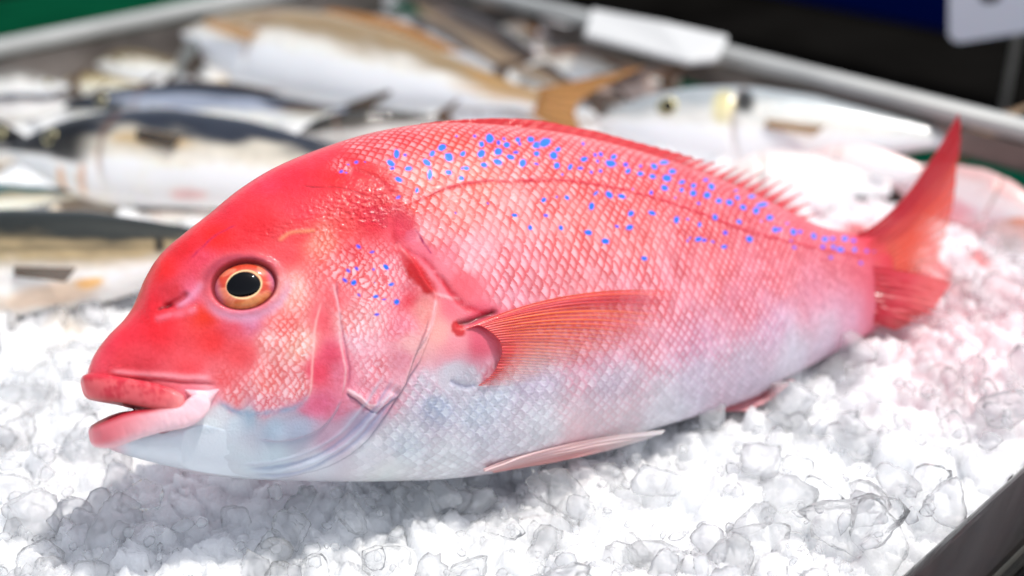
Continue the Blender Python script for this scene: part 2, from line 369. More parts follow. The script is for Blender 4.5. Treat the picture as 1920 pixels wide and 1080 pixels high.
red_ = smooth(.02, .2, colr[:, 0:1] - colr[:, 2:3]); colr *= (1 - red_) * .90 + red_ * (np.array([.98, .66, .72]) + smooth(.2, .8, scl)[:, None] * np.array([0, .16, .14]))

def stroke(L, width, col, k, disp_=0, dw=None, fade=.12, noise=0, uv=None):
    """a line of colour and relief with a soft edge"""
    global colr, disp
    sd_, t = pline(L); dd = np.abs(sd_)
    f = smooth(0, fade, t) * smooth(1, 1 - fade, t) if fade else 1.0
    f = np.where(dd > 20, 0, f)
    n_ = 1 + noise * fbm(u * .5, v * .5)
    g = np.exp(-(dd / width) ** 2) * f * k * np.clip(n_, 0, 2); g = np.clip(g, 0, 1)[:, None]
    colr = colr * (1 - g) + lin(col) * g
    if disp_: disp += disp_ * np.exp(-(dd / (dw or width)) ** 2) * f
def step(L, h, w_in, w_edge=.35, fade=.1, flip=1):
    """a raised plate with a crisp edge: + side slopes away over w_in"""
    global disp
    sd_, t = pline(L); s_ = sd_ * flip
    f = smooth(0, fade, t) * smooth(1, 1 - fade, t); f = np.where(np.abs(sd_) > 19, 0, f)
    disp += h * smooth(-w_edge, w_edge, s_) * smooth(w_in, 0, s_) * f
    return s_, f
def patch(x, y, rx, ry, col, k, ns=.25, na=.8, soft=.5, rot=0):
    global colr
    c = surf(x, y) * 1000; a, b_ = wu - c[0], wv - c[1]
    cc, ss = math.cos(rot), math.sin(rot); a, b_ = a * cc + b_ * ss, -a * ss + b_ * cc
    d_ = np.hypot(a / rx, b_ / ry) + na * fbm(u * ns + x, v * ns)
    g = (smooth(1 + soft, 1 - soft, d_) * k)[:, None]; colr = colr * (1 - g) + lin(col) * g
def relief(x, y, rx, ry, h, rot=0):
    global disp
    c = surf(x, y) * 1000; a, b_ = u - c[0], v - c[1]
    cc, ss = math.cos(rot), math.sin(rot); a, b_ = a * cc + b_ * ss, -a * ss + b_ * cc
    disp += h * np.exp(-((a / rx) ** 2 + (b_ / ry) ** 2))

# mottling of the smooth head
hm = (head * (1 - smooth(.2, .6, scl)))[:, None] * smooth(.05, .3, colr[:, 0:1] - colr[:, 2:3])
n1 = fbm(u * .08, v * .08, o=5)[:, None]; n2 = fbm(u * .9, v * .9, o=3)[:, None]
colr *= 1 + hm * (.30 * n1 * np.array([.4, 1.2, 1.0]) + .26 * n2 * np.array([.3, 1, 1]))
colr *= 1 + .16 * fbm(u * .05 + 8, v * .05, o=4)[:, None] * np.array([.4, 1, .9])
disp += head * (1 - smooth(.2, .6, scl)) * .16 * fbm(u * .22, v * .22, o=3)
# plates and creases
GILL = [(742, 452), (765, 478), (790, 522), (815, 556), (808, 590), (796, 630), (780, 668), (762, 705), (744, 740), (722, 755), (696, 768), (668, 748), (648, 730)]
s_, f_ = step(GILL[:9], 1.3, 11, .35, .06, flip=-1)
step([(744, 740), (722, 755), (696, 768)], 1.0, 6, .35, .2, flip=-1); step([(696, 768), (668, 748), (650, 732)], 1.0, 5, .35, .25, flip=-1)
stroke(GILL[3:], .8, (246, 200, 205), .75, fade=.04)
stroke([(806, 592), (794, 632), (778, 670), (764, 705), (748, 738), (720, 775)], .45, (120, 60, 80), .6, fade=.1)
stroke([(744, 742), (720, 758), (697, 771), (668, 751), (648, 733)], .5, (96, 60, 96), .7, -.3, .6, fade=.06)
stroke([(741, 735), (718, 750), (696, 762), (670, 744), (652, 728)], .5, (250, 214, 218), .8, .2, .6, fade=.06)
stroke([(628, 520), (638, 580), (646, 640), (655, 700), (650, 735)], .5, (150, 70, 100), .55, -.3, .6)
BR = [(812, 600), (790, 668), (765, 720), (725, 780), (680, 830), (625, 866), (560, 888), (480, 897)]
step(BR, 1.3, 9, .35, .08, flip=-1)
for q, (a_, c_) in enumerate([(10, (150, 160, 190)), (20, (196, 204, 220)), (30, (140, 150, 182)), (42, (188, 190, 206))]):
    stroke([(x - a_ * .9, y - a_ * .55) for x, y in BR[2:]], .7, c_, .55, .35 if q % 2 else -.35, .8)
stroke(BR[1:], .6, (110, 110, 140), .55)
PRE = [(624, 520), (634, 580), (642, 640), (650, 700), (642, 745), (618, 785), (578, 812), (530, 826), (480, 822)]
step(PRE, 1.1, 8, .4, .1, flip=-1); stroke(PRE[:5], .5, (222, 180, 185), .7); stroke(PRE[4:], .6, (190, 176, 196), .6)
PRI = [(612, 470), (604, 560), (592, 620), (583, 680), (578, 735), (562, 762), (510, 775), (450, 772), (404, 748)]
step(PRI[:6], .5, 5, .4, .15, flip=-1); stroke(PRI[1:6], .5, (240, 200, 196), .5); stroke(PRI[4:], 1.2, (132, 160, 186), .6, noise=.8)
stroke([(746, 392), (740, 420), (745, 452), (760, 470), (800, 490), (840, 540), (880, 575), (940, 590)], 1.3, (196, 30, 52), .55, -.45, 1.8, noise=1)
stroke([(745, 452), (775, 500), (800, 540), (830, 558), (866, 560)], .8, (238, 170, 176), .8, .25, 1.0)
patch(785, 515, 3.2, 8, (190, 8, 14), .95, soft=.5, rot=.45); patch(770, 490, 3, 6, (206, 30, 40), .7, rot=.4)
patch(760, 415, 4, 7, (196, 40, 64), .6, rot=.3); patch(712, 405, 5, 4, (186, 30, 56), .6)
patch(775, 440, 3, 2.2, (206, 130, 160), .25); stroke([(775, 425), (795, 455), (812, 482)], .6, (150, 20, 80), .6, noise=1.4)
stroke([(820, 510), (850, 560), (880, 590)], 1.0, (206, 50, 66), .6, -.4, 1.2, noise=1)
relief(860, 650, 12, 12, 2.6); relief(905, 640, 8, 11, 1.6)
stroke([(846, 604), (866, 602), (900, 596), (940, 586)], 1.0, (90, 0, 10), .95, -1.6, 1.5, fade=.15)
patch(852, 612, 2.0, 2.4, (190, 10, 16), .9); stroke([(898, 720), (930, 690), (940, 650), (930, 615)], 3.0, (206, 90, 110), .5)
stroke([(838, 712), (870, 726), (898, 722)], .8, (150, 150, 180), .5, -.6, 1.2)
LAT = [(742, 390), (775, 378), (810, 362), (850, 350), (900, 343), (960, 338), (1040, 339), (1120, 346), (1180, 357), (1240, 374), (1320, 404), (1400, 432), (1480, 454), (1560, 470), (1640, 486)]
stroke(LAT, .9, (196, 30, 50), .75, .25, .8, fade=.05, noise=1.3)
stroke([(650, 320), (690, 330), (730, 352), (750, 378)], 1.2, (188, 24, 44), .5, -.4, 1.5, noise=1)
stroke([(560, 345), (600, 350), (640, 356), (690, 372)], .3, (150, 10, 34), .7, -.2, .5, noise=1.5)
stroke([(445, 420), (400, 445), (375, 470), (358, 490)], .5, (186, 30, 74), .6, noise=1)
stroke([(520, 455), (545, 440), (590, 432)], .7, (240, 150, 110), .7, .3, 1)
# nostril, orbit, mouth line
stroke([(304, 577), (322, 568), (340, 558), (352, 547)], 1.3, (176, 30, 40), .8, -1.5, 1.3, fade=.2)
stroke([(298, 582), (312, 574), (326, 568)], .7, (110, 8, 26), .8, -.5, .8, fade=.2)
stroke([(322, 578), (345, 566), (368, 545), (388, 525)], 1.6, (222, 160, 190), .5, .4, 1.8, fade=.2)
stroke([(290, 600), (330, 590), (372, 578)], 1.4, (236, 120, 140), .5, .3, 1.6, noise=.8)
stroke([(192, 706), (240, 709), (300, 712), (350, 716), (408, 719)], .6, (150, 30, 50), .6, -.5, .8, fade=.1)
stroke([(200, 697), (260, 702), (330, 708), (404, 713)], 1.3, (244, 160, 170), .6, .5, 1.2)
ec = surf(457, 532) * 1000
er = np.hypot((wu - ec[0]) / 1.0, (wv - ec[1]) / .80) + .15 * (wu - ec[0]) * 0
er0 = np.hypot(u - ec[0], (v - ec[1]) / .80)
for a_, b_, c_, k_ in [(13.2, 1.8, (222, 96, 104), .5), (15.6, 2.0, (224, 110, 120), .3)]:
    g = (np.exp(-((er - a_) / b_) ** 2) * k_)[:, None]; colr = colr * (1 - g) + lin(c_) * g
up = smooth(-2, 10, v - ec[1]); g = (np.exp(-((er - 13.6) / 2.6) ** 2) * up * .75)[:, None]; colr = colr * (1 - g) + lin([150, 44, 66]) * g
g = (np.exp(-((er - 15.5) / 2.2) ** 2) * smooth(2, -10, v - ec[1]) * .6)[:, None]; colr = colr * (1 - g) + lin([216, 160, 190]) * g
disp += 1.0 * np.exp(-((er0 - 13.4) / 1.9) ** 2) * (.6 + .6 * up) - 4.2 * smooth(12.9, 9.5, er0)
inside = smooth(12.6, 11.8, er0)[:, None]; colr = colr * (1 - inside) + lin([140, 50, 56]) * inside
relief(395, 470, 14, 8, .8, .6); relief(560, 415, 16, 6, .9, -.3); relief(300, 640, 18, 9, .6, .9); relief(640, 380, 18, 8, .9, -.2)
# blisters and folds of wet skin where the nape catches the sun
wet = sum(np.exp(-(((u - q[0]) / q[2]) ** 2 + ((v - q[1]) / q[3]) ** 2)) for q in [np.r_[surf_uv([(x, y)])[0] * 1000, a, b_] for x, y, a, b_ in
      [(660, 385, 18, 7), (620, 415, 18, 6), (745, 345, 6, 8), (500, 440, 10, 3), (290, 598, 7, 3), (205, 690, 6, 3), (1010, 335, 14, 3), (1000, 290, 14, 5)]])
disp += wet * 1.5 * (.22 * fbm(u * .8, v * 1.1, o=3) + .10 * fbm(u * 2.1, v * 2.4, o=2))
# ---- blue spots
SA = """463 231 20|447 272 15|457 296 9|527 292 15|490 355 14|562 411 12|472 432 9|275 266 8|238 276 5|203 314 8|232 316 5|320 263 4|519 230 8|623 272 15|625 336 18|645 228 13|690 196 17|718 252 18|722 311 14|792 233 12|789 298 9|817 293 12|788 346 12|877 232 17|915 157 21|893 280 15|962 221 18|963 270 20|1000 188 16|968 176 10|985 157 8|1026 242 18|1081 274 17|1053 215 10|1058 158 12|1062 182 8|1122 161 16|1153 187 15|1143 227 14|1190 169 22|1244 204 15|1226 238 20|1240 287 14|1153 276 8|1305 287 13|1360 290 10|1378 252 14|1403 317 8|1448 313 9|1425 234 9|1441 268 8|1455 230 11|1510 277 17|1523 240 11|1580 312 12|1578 283 9|1370 185 8|1268 330 6|840 144 8|762 144 6|880 186 12|1428 412 12|1503 430 12|1564 433 12|1407 489 13|1293 442 11|1238 438 6|1178 453 12|1198 522 8|1265 582 11|1113 587 11|1045 518 13|914 461 5|762 508 5|1404 602 12|1482 649 13|1598 511 15|1594 577 13|1540 574 7|297 682 9|354 695 10|420 777 11|371 783 6|279 788 8|237 793 8|223 842 9|265 849 11|451 849 12|359 846 4|367 910 12|297 916 6|414 919 8|478 947 11|382 994 10"""
SB = """110 301 17|120 266 11|58 256 9|35 262 7|175 331 14|173 305 9|235 341 12|237 307 7|295 314 12|295 352 12|372 331 15|355 364 16|343 292 10|348 405 13|416 376 13|411 413 12|472 392 11|467 429 12|523 366 9|547 404 14|527 439 14|585 457 13|631 469 14|662 450 10|689 493 13|727 440 10|742 508 14|801 534 15|770 480 10|675 551 10|825 591 13|852 586 9|911 600 14|940 595 9|998 620 13|1050 630 13|1083 630 9|1138 628 12|1175 635 9|1083 668 10|1117 673 14|1175 678 10|1040 662 9|1230 685 7|1265 687 6|1208 738 7|1075 712 7|898 635 6|918 670 7|562 540 10|495 473 7|612 602 9|717 631 13|390 546 13|492 564 10|448 536 6|450 620 7|440 643 6|492 630 13|523 633 9|557 642 7|608 657 11|257 711 10|289 516 12|278 428 9|190 514 14|188 573 12|160 443 12|103 439 11|135 573 6|660 415 5|885 560 6|765 555 5|385 447 6|200 408 5"""
sp = [(560 + a * .3888, 200 + b_ * .3888, r * .3888) for a, b_, r in [map(float, q.split()) for q in SA.split('|')]]
sp = [(x, y, r * 1.0) for x, y, r in sp]
sp += [(1100 + a * .426, 180 + b_ * .426, r * .426) for a, b_, r in [map(float, q.split()) for q in SB.split('|')]]
near = np.tile(np.arange(NR) < NN, NS)
for x, y, r in sp:
    c = surf(x, y); 
    e1 = surf(x + 14, y); e2 = surf(x, y + 14)
    J = np.linalg.inv(np.array([[e1[0] - c[0], e2[0] - c[0]], [e1[1] - c[1], e2[1] - c[1]]]) * 1000 / 14)
    c = c * 1000; k = np.where((np.abs(u - c[0]) < 9) & (np.abs(v - c[1]) < 9) & near)[0]
    dx = (J[0, 0] * (u[k] - c[0]) + J[0, 1] * (v[k] - c[1])); dy = (J[1, 0] * (u[k] - c[0]) + J[1, 1] * (v[k] - c[1]))
    d_ = np.hypot(dx, dy * 1.1) / r + .12 * vnoise(u[k] * .9, v[k] * .9)
    soft = .12 + max(0, 6.0 - r) * .06; st = min(1, .35 + r / 6.0)
    halo = (smooth(1.7, .9, d_) * .35 * st)[:, None]; g = (smooth(1 + soft, 1 - soft, d_) * st)[:, None]
    colr[k] = colr[k] * (1 - halo) + lin([190, 110, 215]) * halo
    colr[k] = colr[k] * (1 - g) + lin([4, 112, 236] if r > 4 else [60, 80, 228]) * g
colr = np.clip(colr, .01, .9)
taper = np.repeat(smooth(0, 25, np.arange(NS)) * smooth(NS, NS - 20, np.arange(NS)), NR)
seam = np.tile(np.r_[smooth(0, .06, np.minimum(np.linspace(0, 1, NN), 1 - np.linspace(0, 1, NN))), np.ones(NR - NN)], NS)
NRM = ring_normals(P0)
if (NRM[500, NN // 2] @ np.array([0, 0, 1])) < 0: NRM = -NRM
PB = P0.reshape(-1, 3) + NRM.reshape(-1, 3) * (disp * taper * seam / 1000)[:, None]
fish = empty('red_fish', FM, 'large red fish with blue spots and open mouth lying on crushed ice', 'fish')
cap_faces = grid_faces(NS, NR, True)
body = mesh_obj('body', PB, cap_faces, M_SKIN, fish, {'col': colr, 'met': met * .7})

# ---- jaw, lips, mouth
def lofted(name, pairs, ns, nn, mat, colf, pw=.9, parent=None, metv=0.0, clamp=False):
    P, ph = rings(pairs, ns, nn, nn); nr = P.shape[1]
    uu, vv = P[:, :, 0].ravel() * 1000, P[:, :, 1].ravel() * 1000
    pr = fproj(P.reshape(-1, 3))
    c = colf(uu, vv, np.tile(np.cos(ph), ns), np.repeat(np.linspace(0, 1, ns), nr))
    if clamp:
        Q = P.reshape(-1, 3); S_ = _sub[_sub[:, 0] < -.035]; tt = np.repeat(np.linspace(0, 1, ns), nr); wb = np.zeros(len(Q))
        for a in range(0, len(Q), 400):
            d2 = (Q[a:a + 400, None, 0] - S_[None, :, 0]) ** 2 + (Q[a:a + 400, None, 1] - S_[None, :, 1]) ** 2; wb[a:a + 400] = S_[d2.argmin(1), 2]
        G_ = wb.reshape(ns, nr)
        for _ in range(4):
            G_ = (np.roll(G_, 1, 1) + np.roll(G_, -1, 1) + 2 * G_) / 4; E_ = np.r_[G_[:1], G_, G_[-1:]]; G_ = (E_[:-2] + E_[2:] + 2 * E_[1:-1]) / 4
            G_ = (np.roll(G_, 3, 1) + np.roll(G_, -3, 1) + G_) / 3; E_ = np.r_[G_[:1], G_[:1], G_[:1], G_, G_[-1:], G_[-1:], G_[-1:]]; G_ = (E_[:-6] + E_[6:] + E_[3:-3]) / 3
        wb = G_.ravel()
        lim = wb + .0006 - .0016 * smooth(.5, 1, tt) - .004 * smooth(.35, .95, np.tile(np.cos(ph), ns)) * smooth(.4, .6, tt) + .016 * smooth(.50, .26, tt) ** 1.5
        Q[:, 2] = np.sign(Q[:, 2]) * np.minimum(np.abs(Q[:, 2]), np.maximum(lim, 0)); P = Q.reshape(P.shape)
    F = np.concatenate([grid_faces(ns, nr, True)])
    return mesh_obj(name, P.reshape(-1, 3), F, mat, parent or fish, {'col': c, 'met': np.full(len(c), metv)})
def mix(a, b_, t): return a * (1 - t[:, None]) + b_ * t[:, None]
def jaw_col(uu, vv, c, t):
    n_ = fbm(uu * .12, vv * .12)
    base = mix(lin([216, 222, 230])[None], lin([204, 213, 222])[None], smooth(-.2, .6, n_ + .3 * c))
    return mix(base, lin([226, 170, 180])[None], smooth(.16, .02, t))
JAW = [((184, 808), (190, 832), 3), ((196, 796), (206, 842), 6.5), ((222, 788), (232, 852), 9.5), ((262, 780), (275, 864), 12), ((310, 766), (325, 876), 16),
       ((365, 764), (385, 888), 20), ((430, 776), (450, 894), 23), ((500, 806), (515, 898), 26)]
lofted('lower_jaw', JAW, 160, 70, M_SKIN, jaw_col, metv=.2, clamp=True)
def sweep(name, path, mat, colf, nseg=120, nr=36, parent=None, metv=0.0, squash=1.0):
    """path rows: x y w(mm) rv(px half height) rw(mm half thickness) ; mirrored round the front of the mouth"""
    A = np.array([np.r_[floc(x, y, w / 1000), rv * .000206, rw / 1000] for x, y, w, rv, rw in path])
    B = A[1:][::-1].copy(); B[:, 2] *= -1
    Q = even(catmull(np.r_[B, A], 600), nseg * 2, [0, 1, 2])
    n_ = len(Q); C_ = Q[:, :3]; T = np.gradient(C_, axis=0); T /= np.linalg.norm(T, axis=1, keepdims=True)
    up_ = np.array([0, 1., 0]) - T * (T @ np.array([0, 1., 0]))[:, None]; up_ /= np.linalg.norm(up_, axis=1, keepdims=True)
    sd2 = np.cross(T, up_)
    ph = np.linspace(0, 2 * math.pi, nr, endpoint=False)
    en = np.clip(np.minimum(np.arange(n_), np.arange(n_)[::-1]) / 6.0, 0.02, 1) ** .5
    cs_ = np.sign(np.cos(ph)) * np.abs(np.cos(ph)) ** .8; sn_ = np.sign(np.sin(ph)) * np.abs(np.sin(ph)) ** .62
    P = C_[:, None] + up_[:, None] * (Q[:, 3] * en)[:, None, None] * cs_[None, :, None] + sd2[:, None] * (Q[:, 4] * en * .8)[:, None, None] * sn_[None, :, None]
    t = np.abs(np.linspace(-1, 1, n_))
    uu, vv = P[:, :, 0].ravel() * 1000, P[:, :, 1].ravel() * 1000
    P = P.reshape(-1, 3)
    P[:, 2] += .00025 * fbm(uu * .9, vv * .5, o=3) * np.sign(P[:, 2])
    c = colf(uu, vv, np.tile(np.cos(ph), n_), np.repeat(t, nr))
    return mesh_obj(name, P, grid_faces(n_, nr, True), mat, parent or fish, {'col': c, 'met': np.full(len(c), metv)})
def ul_col(uu, vv, c, t):
    n_ = fbm(uu * .15, vv * .3)
    b_ = mix(lin([228, 98, 104])[None], lin([204, 52, 68])[None], smooth(-.25, .35, n_ + .35 * fbm(uu * 1.1, vv * .4)))
    b_ = mix(b_, lin([236, 140, 140])[None], smooth(.75, 1, t)); return mix(b_, lin([206, 96, 96])[None], smooth(-.3, -.9, c))
sweep('upper_lip', [(170, 722, 0, 20, 3.4), (176, 723, 4.5, 24, 4.4), (200, 727, 9.5, 24, 4.2), (240, 733, 14, 23, 3.8), (285, 742, 18.5, 23, 4.0), (322, 752, 21, 20, 3.6), (346, 762, 22, 13, 3.0)], M_LIP, ul_col)
def ll_col(uu, vv, c, t):
    b_ = mix(lin([228, 118, 128])[None], lin([238, 196, 204])[None], smooth(.2, .75, t + .12 * c * -1))
    b_ = mix(b_, lin([170, 26, 44])[None], smooth(.5, .95, c) * smooth(.75, .5, t)); return mix(b_, lin([238, 206, 212])[None], smooth(-.2, -.95, c) * .7)
sweep('lower_lip', [(183, 816, 0, 17, 3), (190, 817, 5, 22, 4.2), (212, 812, 11, 26, 4.6), (250, 798, 15.5, 26, 4.4), (300, 788, 19.5, 22, 4.2), (345, 781, 22.5, 20, 4), (370, 762, 23.5, 22, 3.4), (384, 738, 23.5, 14, 2.2)], M_LIP, ll_col)
def pl_col(uu, vv, c, t): return mix(lin([236, 176, 186])[None], lin([240, 214, 218])[None], smooth(-.3, .5, fbm(uu * .2, vv * .2)))
lofted('cheek_plate', [((322, 716), (330, 745), 19), ((345, 716), (352, 782), 22.2), ((366, 719), (372, 780), 23), ((382, 722), (385, 755), 22.5), ((394, 724), (396, 735), 20)], 60, 40, M_LIP, pl_col)
def mo_col(uu, vv, c, t): return np.tile(lin([120, 12, 26]), (len(uu), 1))
lofted('mouth_interior', [((250, 752), (252, 775), 3), ((265, 735), (268, 800), 9), ((300, 730), (305, 810), 14), ((350, 735), (355, 800), 16)], 30, 20, M_LIP, mo_col)

# ---- eye
def surf_frame(x, y, k=16):
    c = surf(x, y); a = surf(x + k, y) - surf(x - k, y); b_ = surf(x, y - k) - surf(x, y + k)
    n_ = np.cross(a, b_); n_ /= np.linalg.norm(n_)
    if n_[2] < 0: n_ = -n_
    upv = np.array([0, 1., 0]); upv -= n_ * (upv @ n_); upv /= np.linalg.norm(upv); rt = np.cross(upv, n_)
    return c, rt, upv, n_
c, rt, upv, n_ = surf_frame(457, 532, 60)
nr_, na_ = 46, 128
rr_ = np.linspace(0, 1, nr_); an = np.linspace(0, 2 * math.pi, na_, endpoint=False)
X = (rr_[:, None] * np.cos(an)).ravel(); Y = (rr_[:, None] * np.sin(an)).ravel(); Rr = np.hypot(X, Y)
Z = np.sqrt(np.clip(1.0 - Rr ** 2, 0, 1)) * 5.2 - 3.3 - .5 * np.exp(-((Rr - .5) / .07) ** 2)
EP = c + (X[:, None] * rt * 11.9 + Y[:, None] * upv * 9.2 + Z[:, None] * n_) / 1000
ang = np.arctan2(Y, X); nn_ = fbm(X * 3, Y * 3); nf_ = vnoise(ang * 26, Rr * 3)
ic = np.tile(lin([236, 124, 96]), (len(X), 1))
ic = mix(ic, lin([238, 136, 100])[None], smooth(-.3, .4, fbm(X * 2 + 5, Y * 2)))
ic = mix(ic, lin([208, 56, 34])[None], smooth(.0, .35, nn_ + .45 * (Y > 0) * np.exp(-((Rr - .62) / .15) ** 2)) * .85)
ic = mix(ic, lin([206, 120, 160])[None], smooth(.65, .95, np.abs(X)) * .75)
ic = mix(ic, lin([240, 172, 100])[None], smooth(-.45, -.85, Y) * .6)
ic = mix(ic, lin([255, 226, 170])[None], np.exp(-((np.hypot(X / .52, Y / .56) - 1.05) / .07) ** 2))
ic = mix(ic, lin([150, 60, 60])[None], smooth(.95, 1.0, Rr) * .7)
ic *= (1 + .12 * nf_)[:, None]
eye = mesh_obj('eye', EP, grid_faces(nr_, na_, True), M_EYE, fish, {'col': np.clip(ic, 0, 1), 'met': np.zeros(len(X))})
pr_ = 1 + .05 * np.cos(2 * an + .4) + .03 * np.cos(3 * an + 2)
PX = (rr_[:, None] * np.cos(an) * pr_ * .52).ravel(); PY = (rr_[:, None] * np.sin(an) * pr_ * .56).ravel(); PRr = np.hypot(PX, PY)
PZ = np.sqrt(np.clip(1.0 - PRr ** 2, 0, 1)) * 5.2 - 3.3 + .45 * np.repeat(1 - rr_ ** 6, na_) - .25
mesh_obj('pupil', c + (PX[:, None] * rt * 11.9 + PY[:, None] * upv * 9.2 - PY[:, None] * 0 + PZ[:, None] * n_) / 1000 + rt * -.0003, grid_faces(nr_, na_, True), M_PUPIL, eye)

# ---- fins
def fin(name, base, tip, colf, alphaf, nrays=14, na=None, nj=60, ridge=.0004, bulge=0.0, parent=None, mat=None, frame=None, thick=.0004, seed=0, spiky=0.0, fr=None):
    """base and tip are matching rows of local points; rays run from base to tip"""
    na = na or nrays * 8
    Bc = even(catmull(base, 300), na); Tc = even(catmull(tip, 300), na) if len(tip) > 1 else np.repeat(np.asarray(tip, float), na, 0)
    if fr is not None: Mc = even(catmull(fr, 300), na)
    s = np.linspace(0, 1, na)[:, None]; t = np.linspace(0, 1, nj)[None, :]
    ray_ph = s * nrays * 2 * math.pi
    if spiky:
        cut = 1 - (spiky * smooth(.35, .8, s) * 2.2) * (.5 - .5 * np.cos(ray_ph)) * (.7 + .5 * vnoise(s * nrays, s * 0 + seed))
        Tc = Bc + (Tc - Bc) * cut
    if fr is None: P = Bc[:, None] * (1 - t[..., None]) + Tc[:, None] * t[..., None]
    else: P = Bc[:, None] * ((1 - t) ** 2)[..., None] + 2 * Mc[:, None] * (t * (1 - t))[..., None] + Tc[:, None] * (t ** 2)[..., None]
    du = np.gradient(P, axis=0); dv = np.gradient(P, axis=1); nm = np.cross(du, dv); nm /= np.linalg.norm(nm, axis=2, keepdims=True) + 1e-12
    if nm[na // 2, nj // 2, 2] < 0: nm = -nm
    rd = (.5 + .5 * np.cos(ray_ph)) + .35 * np.cos(ray_ph * 3) * smooth(.3, .8, t)
    P = P + nm * (ridge * rd * (1 - .5 * t) + bulge * np.sin(math.pi * t))[..., None] + nm * (.0012 * fbm(s * 6 + seed + t * 0, t * 2 + s * 0))[..., None]
    S, T_ = np.broadcast_to(s, (na, nj)).ravel(), np.broadcast_to(t, (na, nj)).ravel(); R_ = np.broadcast_to(rd, (na, nj)).ravel()
    top = P.reshape(-1, 3); bot = (P - nm * thick).reshape(-1, 3)
    F1 = grid_faces(na, nj); n0 = len(top)
    rim = []
    idx = np.r_[np.arange(nj), np.arange(1, na) * nj + nj - 1, (na - 1) * nj + np.arange(nj - 2, -1, -1), np.arange(na - 2, 0, -1) * nj]
    nx = np.roll(idx, -1); rim = np.stack([idx, nx, nx + n0, idx + n0], 1)
    F = np.concatenate([F1, F1[:, ::-1] + n0, rim])
    c_ = colf(S, T_, R_); a_ = alphaf(S, T_, R_)
    return mesh_obj(name, np.r_[top, bot], F, mat or M_FIN, parent if parent is not None else fish, {'col': np.r_[c_, c_], 'alpha': np.r_[a_, a_], 'met': np.zeros(2 * n0)})
def on(x, y, off=1.0):                       # point just above the near surface
    c_, _, _, n_2 = surf_frame(x, y, 24); return c_ + n_2 * off / 1000
def fpt(x, y, w): return floc(x, y, w / 1000)
def red_col(a, b_, c_):
    a, b_, c_ = map(lin, (a, b_, c_))
    def f(S, T, R):
        k = mix(a[None], b_[None], smooth(.25, 1.0, R + .4 * fbm(S * 40, T * 2))); return mix(k, c_[None], smooth(.1, 1, T) * .6)
    return f
# pectoral fin fanned over the flank
def pec_col(S, T, R):
    k = mix(lin([240, 56, 50])[None], lin([250, 120, 60])[None], smooth(.1, .9, R + .5 * fbm(S * 30, T * 1.5)))
    k = mix(k, lin([206, 24, 60])[None], np.exp(-((S - .08) / .06) ** 2) * .8)
    k = mix(k, lin([214, 60, 80])[None], smooth(.18, 0, T) * .7)
    k = mix(k, lin([246, 176, 156])[None], smooth(.25, .75, S) * .85 * smooth(.04, .3, T))
    return mix(k, lin([240, 190, 190])[None], smooth(.4, 1, T) * smooth(.2, .7, S))
def pec_al(S, T, R):
    base_ = 1 - smooth(.15, .85, S) * .55
    rayf = .25 + .75 * smooth(.2, .9, R + .7 * vnoise(S * 60, T * 1.5))
    a_ = (1 - .35 * smooth(.1, .4, S)) * (1 - smooth(.22, .98, T * (.8 + .45 * S))) * (1 - .45 * smooth(.35, .9, S)) * (rayf * .75 + .25)
    a_ = np.maximum(a_, .95 * smooth(.22, .0, S) * (1 - smooth(.55, .98, T)) * (.6 + .4 * R))
    a_ = a_ * (.9 - .3 * S)
    return np.clip(a_ + smooth(.13, .02, T) * .6 * (1 - S * .5), 0, 1) * smooth(1.0, .8, T)
fin('pectoral_fin', [on(868, 612, 3.0), on(900, 612, 4.5), on(928, 645, 4.5), on(925, 685, 3.5), on(895, 720, 2)],
    [on(1292, 551, 1.6), on(1270, 585, 1.4), on(1240, 625, 1.4), on(1190, 670, 1.4), on(1110, 705, 1.4), on(1010, 722, 1.2)],
    pec_col, pec_al, mat=M_PEC, nrays=30, na=420, nj=120, ridge=.00022, thick=.0002,
    fr=[on(1060, 528, 4), on(1080, 560, 5), on(1080, 610, 5), on(1050, 660, 4), on(1010, 690, 3.5), on(950, 716, 2)])
# folded dorsal fin along the back
def dor_al(S, T, R):
    g_ = smooth(.5, .75, S) * smooth(.25, .9, T)
    return (1 - g_ * (1 - .75 * smooth(.45, .95, R))) * np.clip((1.0 - .75 * smooth(.55, 1, T) * smooth(.55, .8, S)) * (.55 + .5 * R * 1.0 + (1 - smooth(.5, .75, S))), 0, 1)
back = [(760, 243), (850, 238), (950, 246), (1050, 262), (1150, 286), (1250, 316), (1330, 346), (1400, 378), (1450, 402), (1490, 420)]
fin('dorsal_fin', [fpt(x, y + 7, 4) for x, y in back],
    [fpt(*q) for q in [(790, 232, 2), (880, 224, 2), (985, 224, 1), (1090, 241, 0), (1200, 268, 0), (1310, 296, 0), (1420, 322, 0), (1490, 350, 0), (1522, 388, 0), (1535, 426, 0)]],
    red_col((206, 28, 44), (226, 50, 58), (232, 70, 74)), dor_al, nrays=34, na=400, nj=30, ridge=.0003, spiky=.05, seed=3)
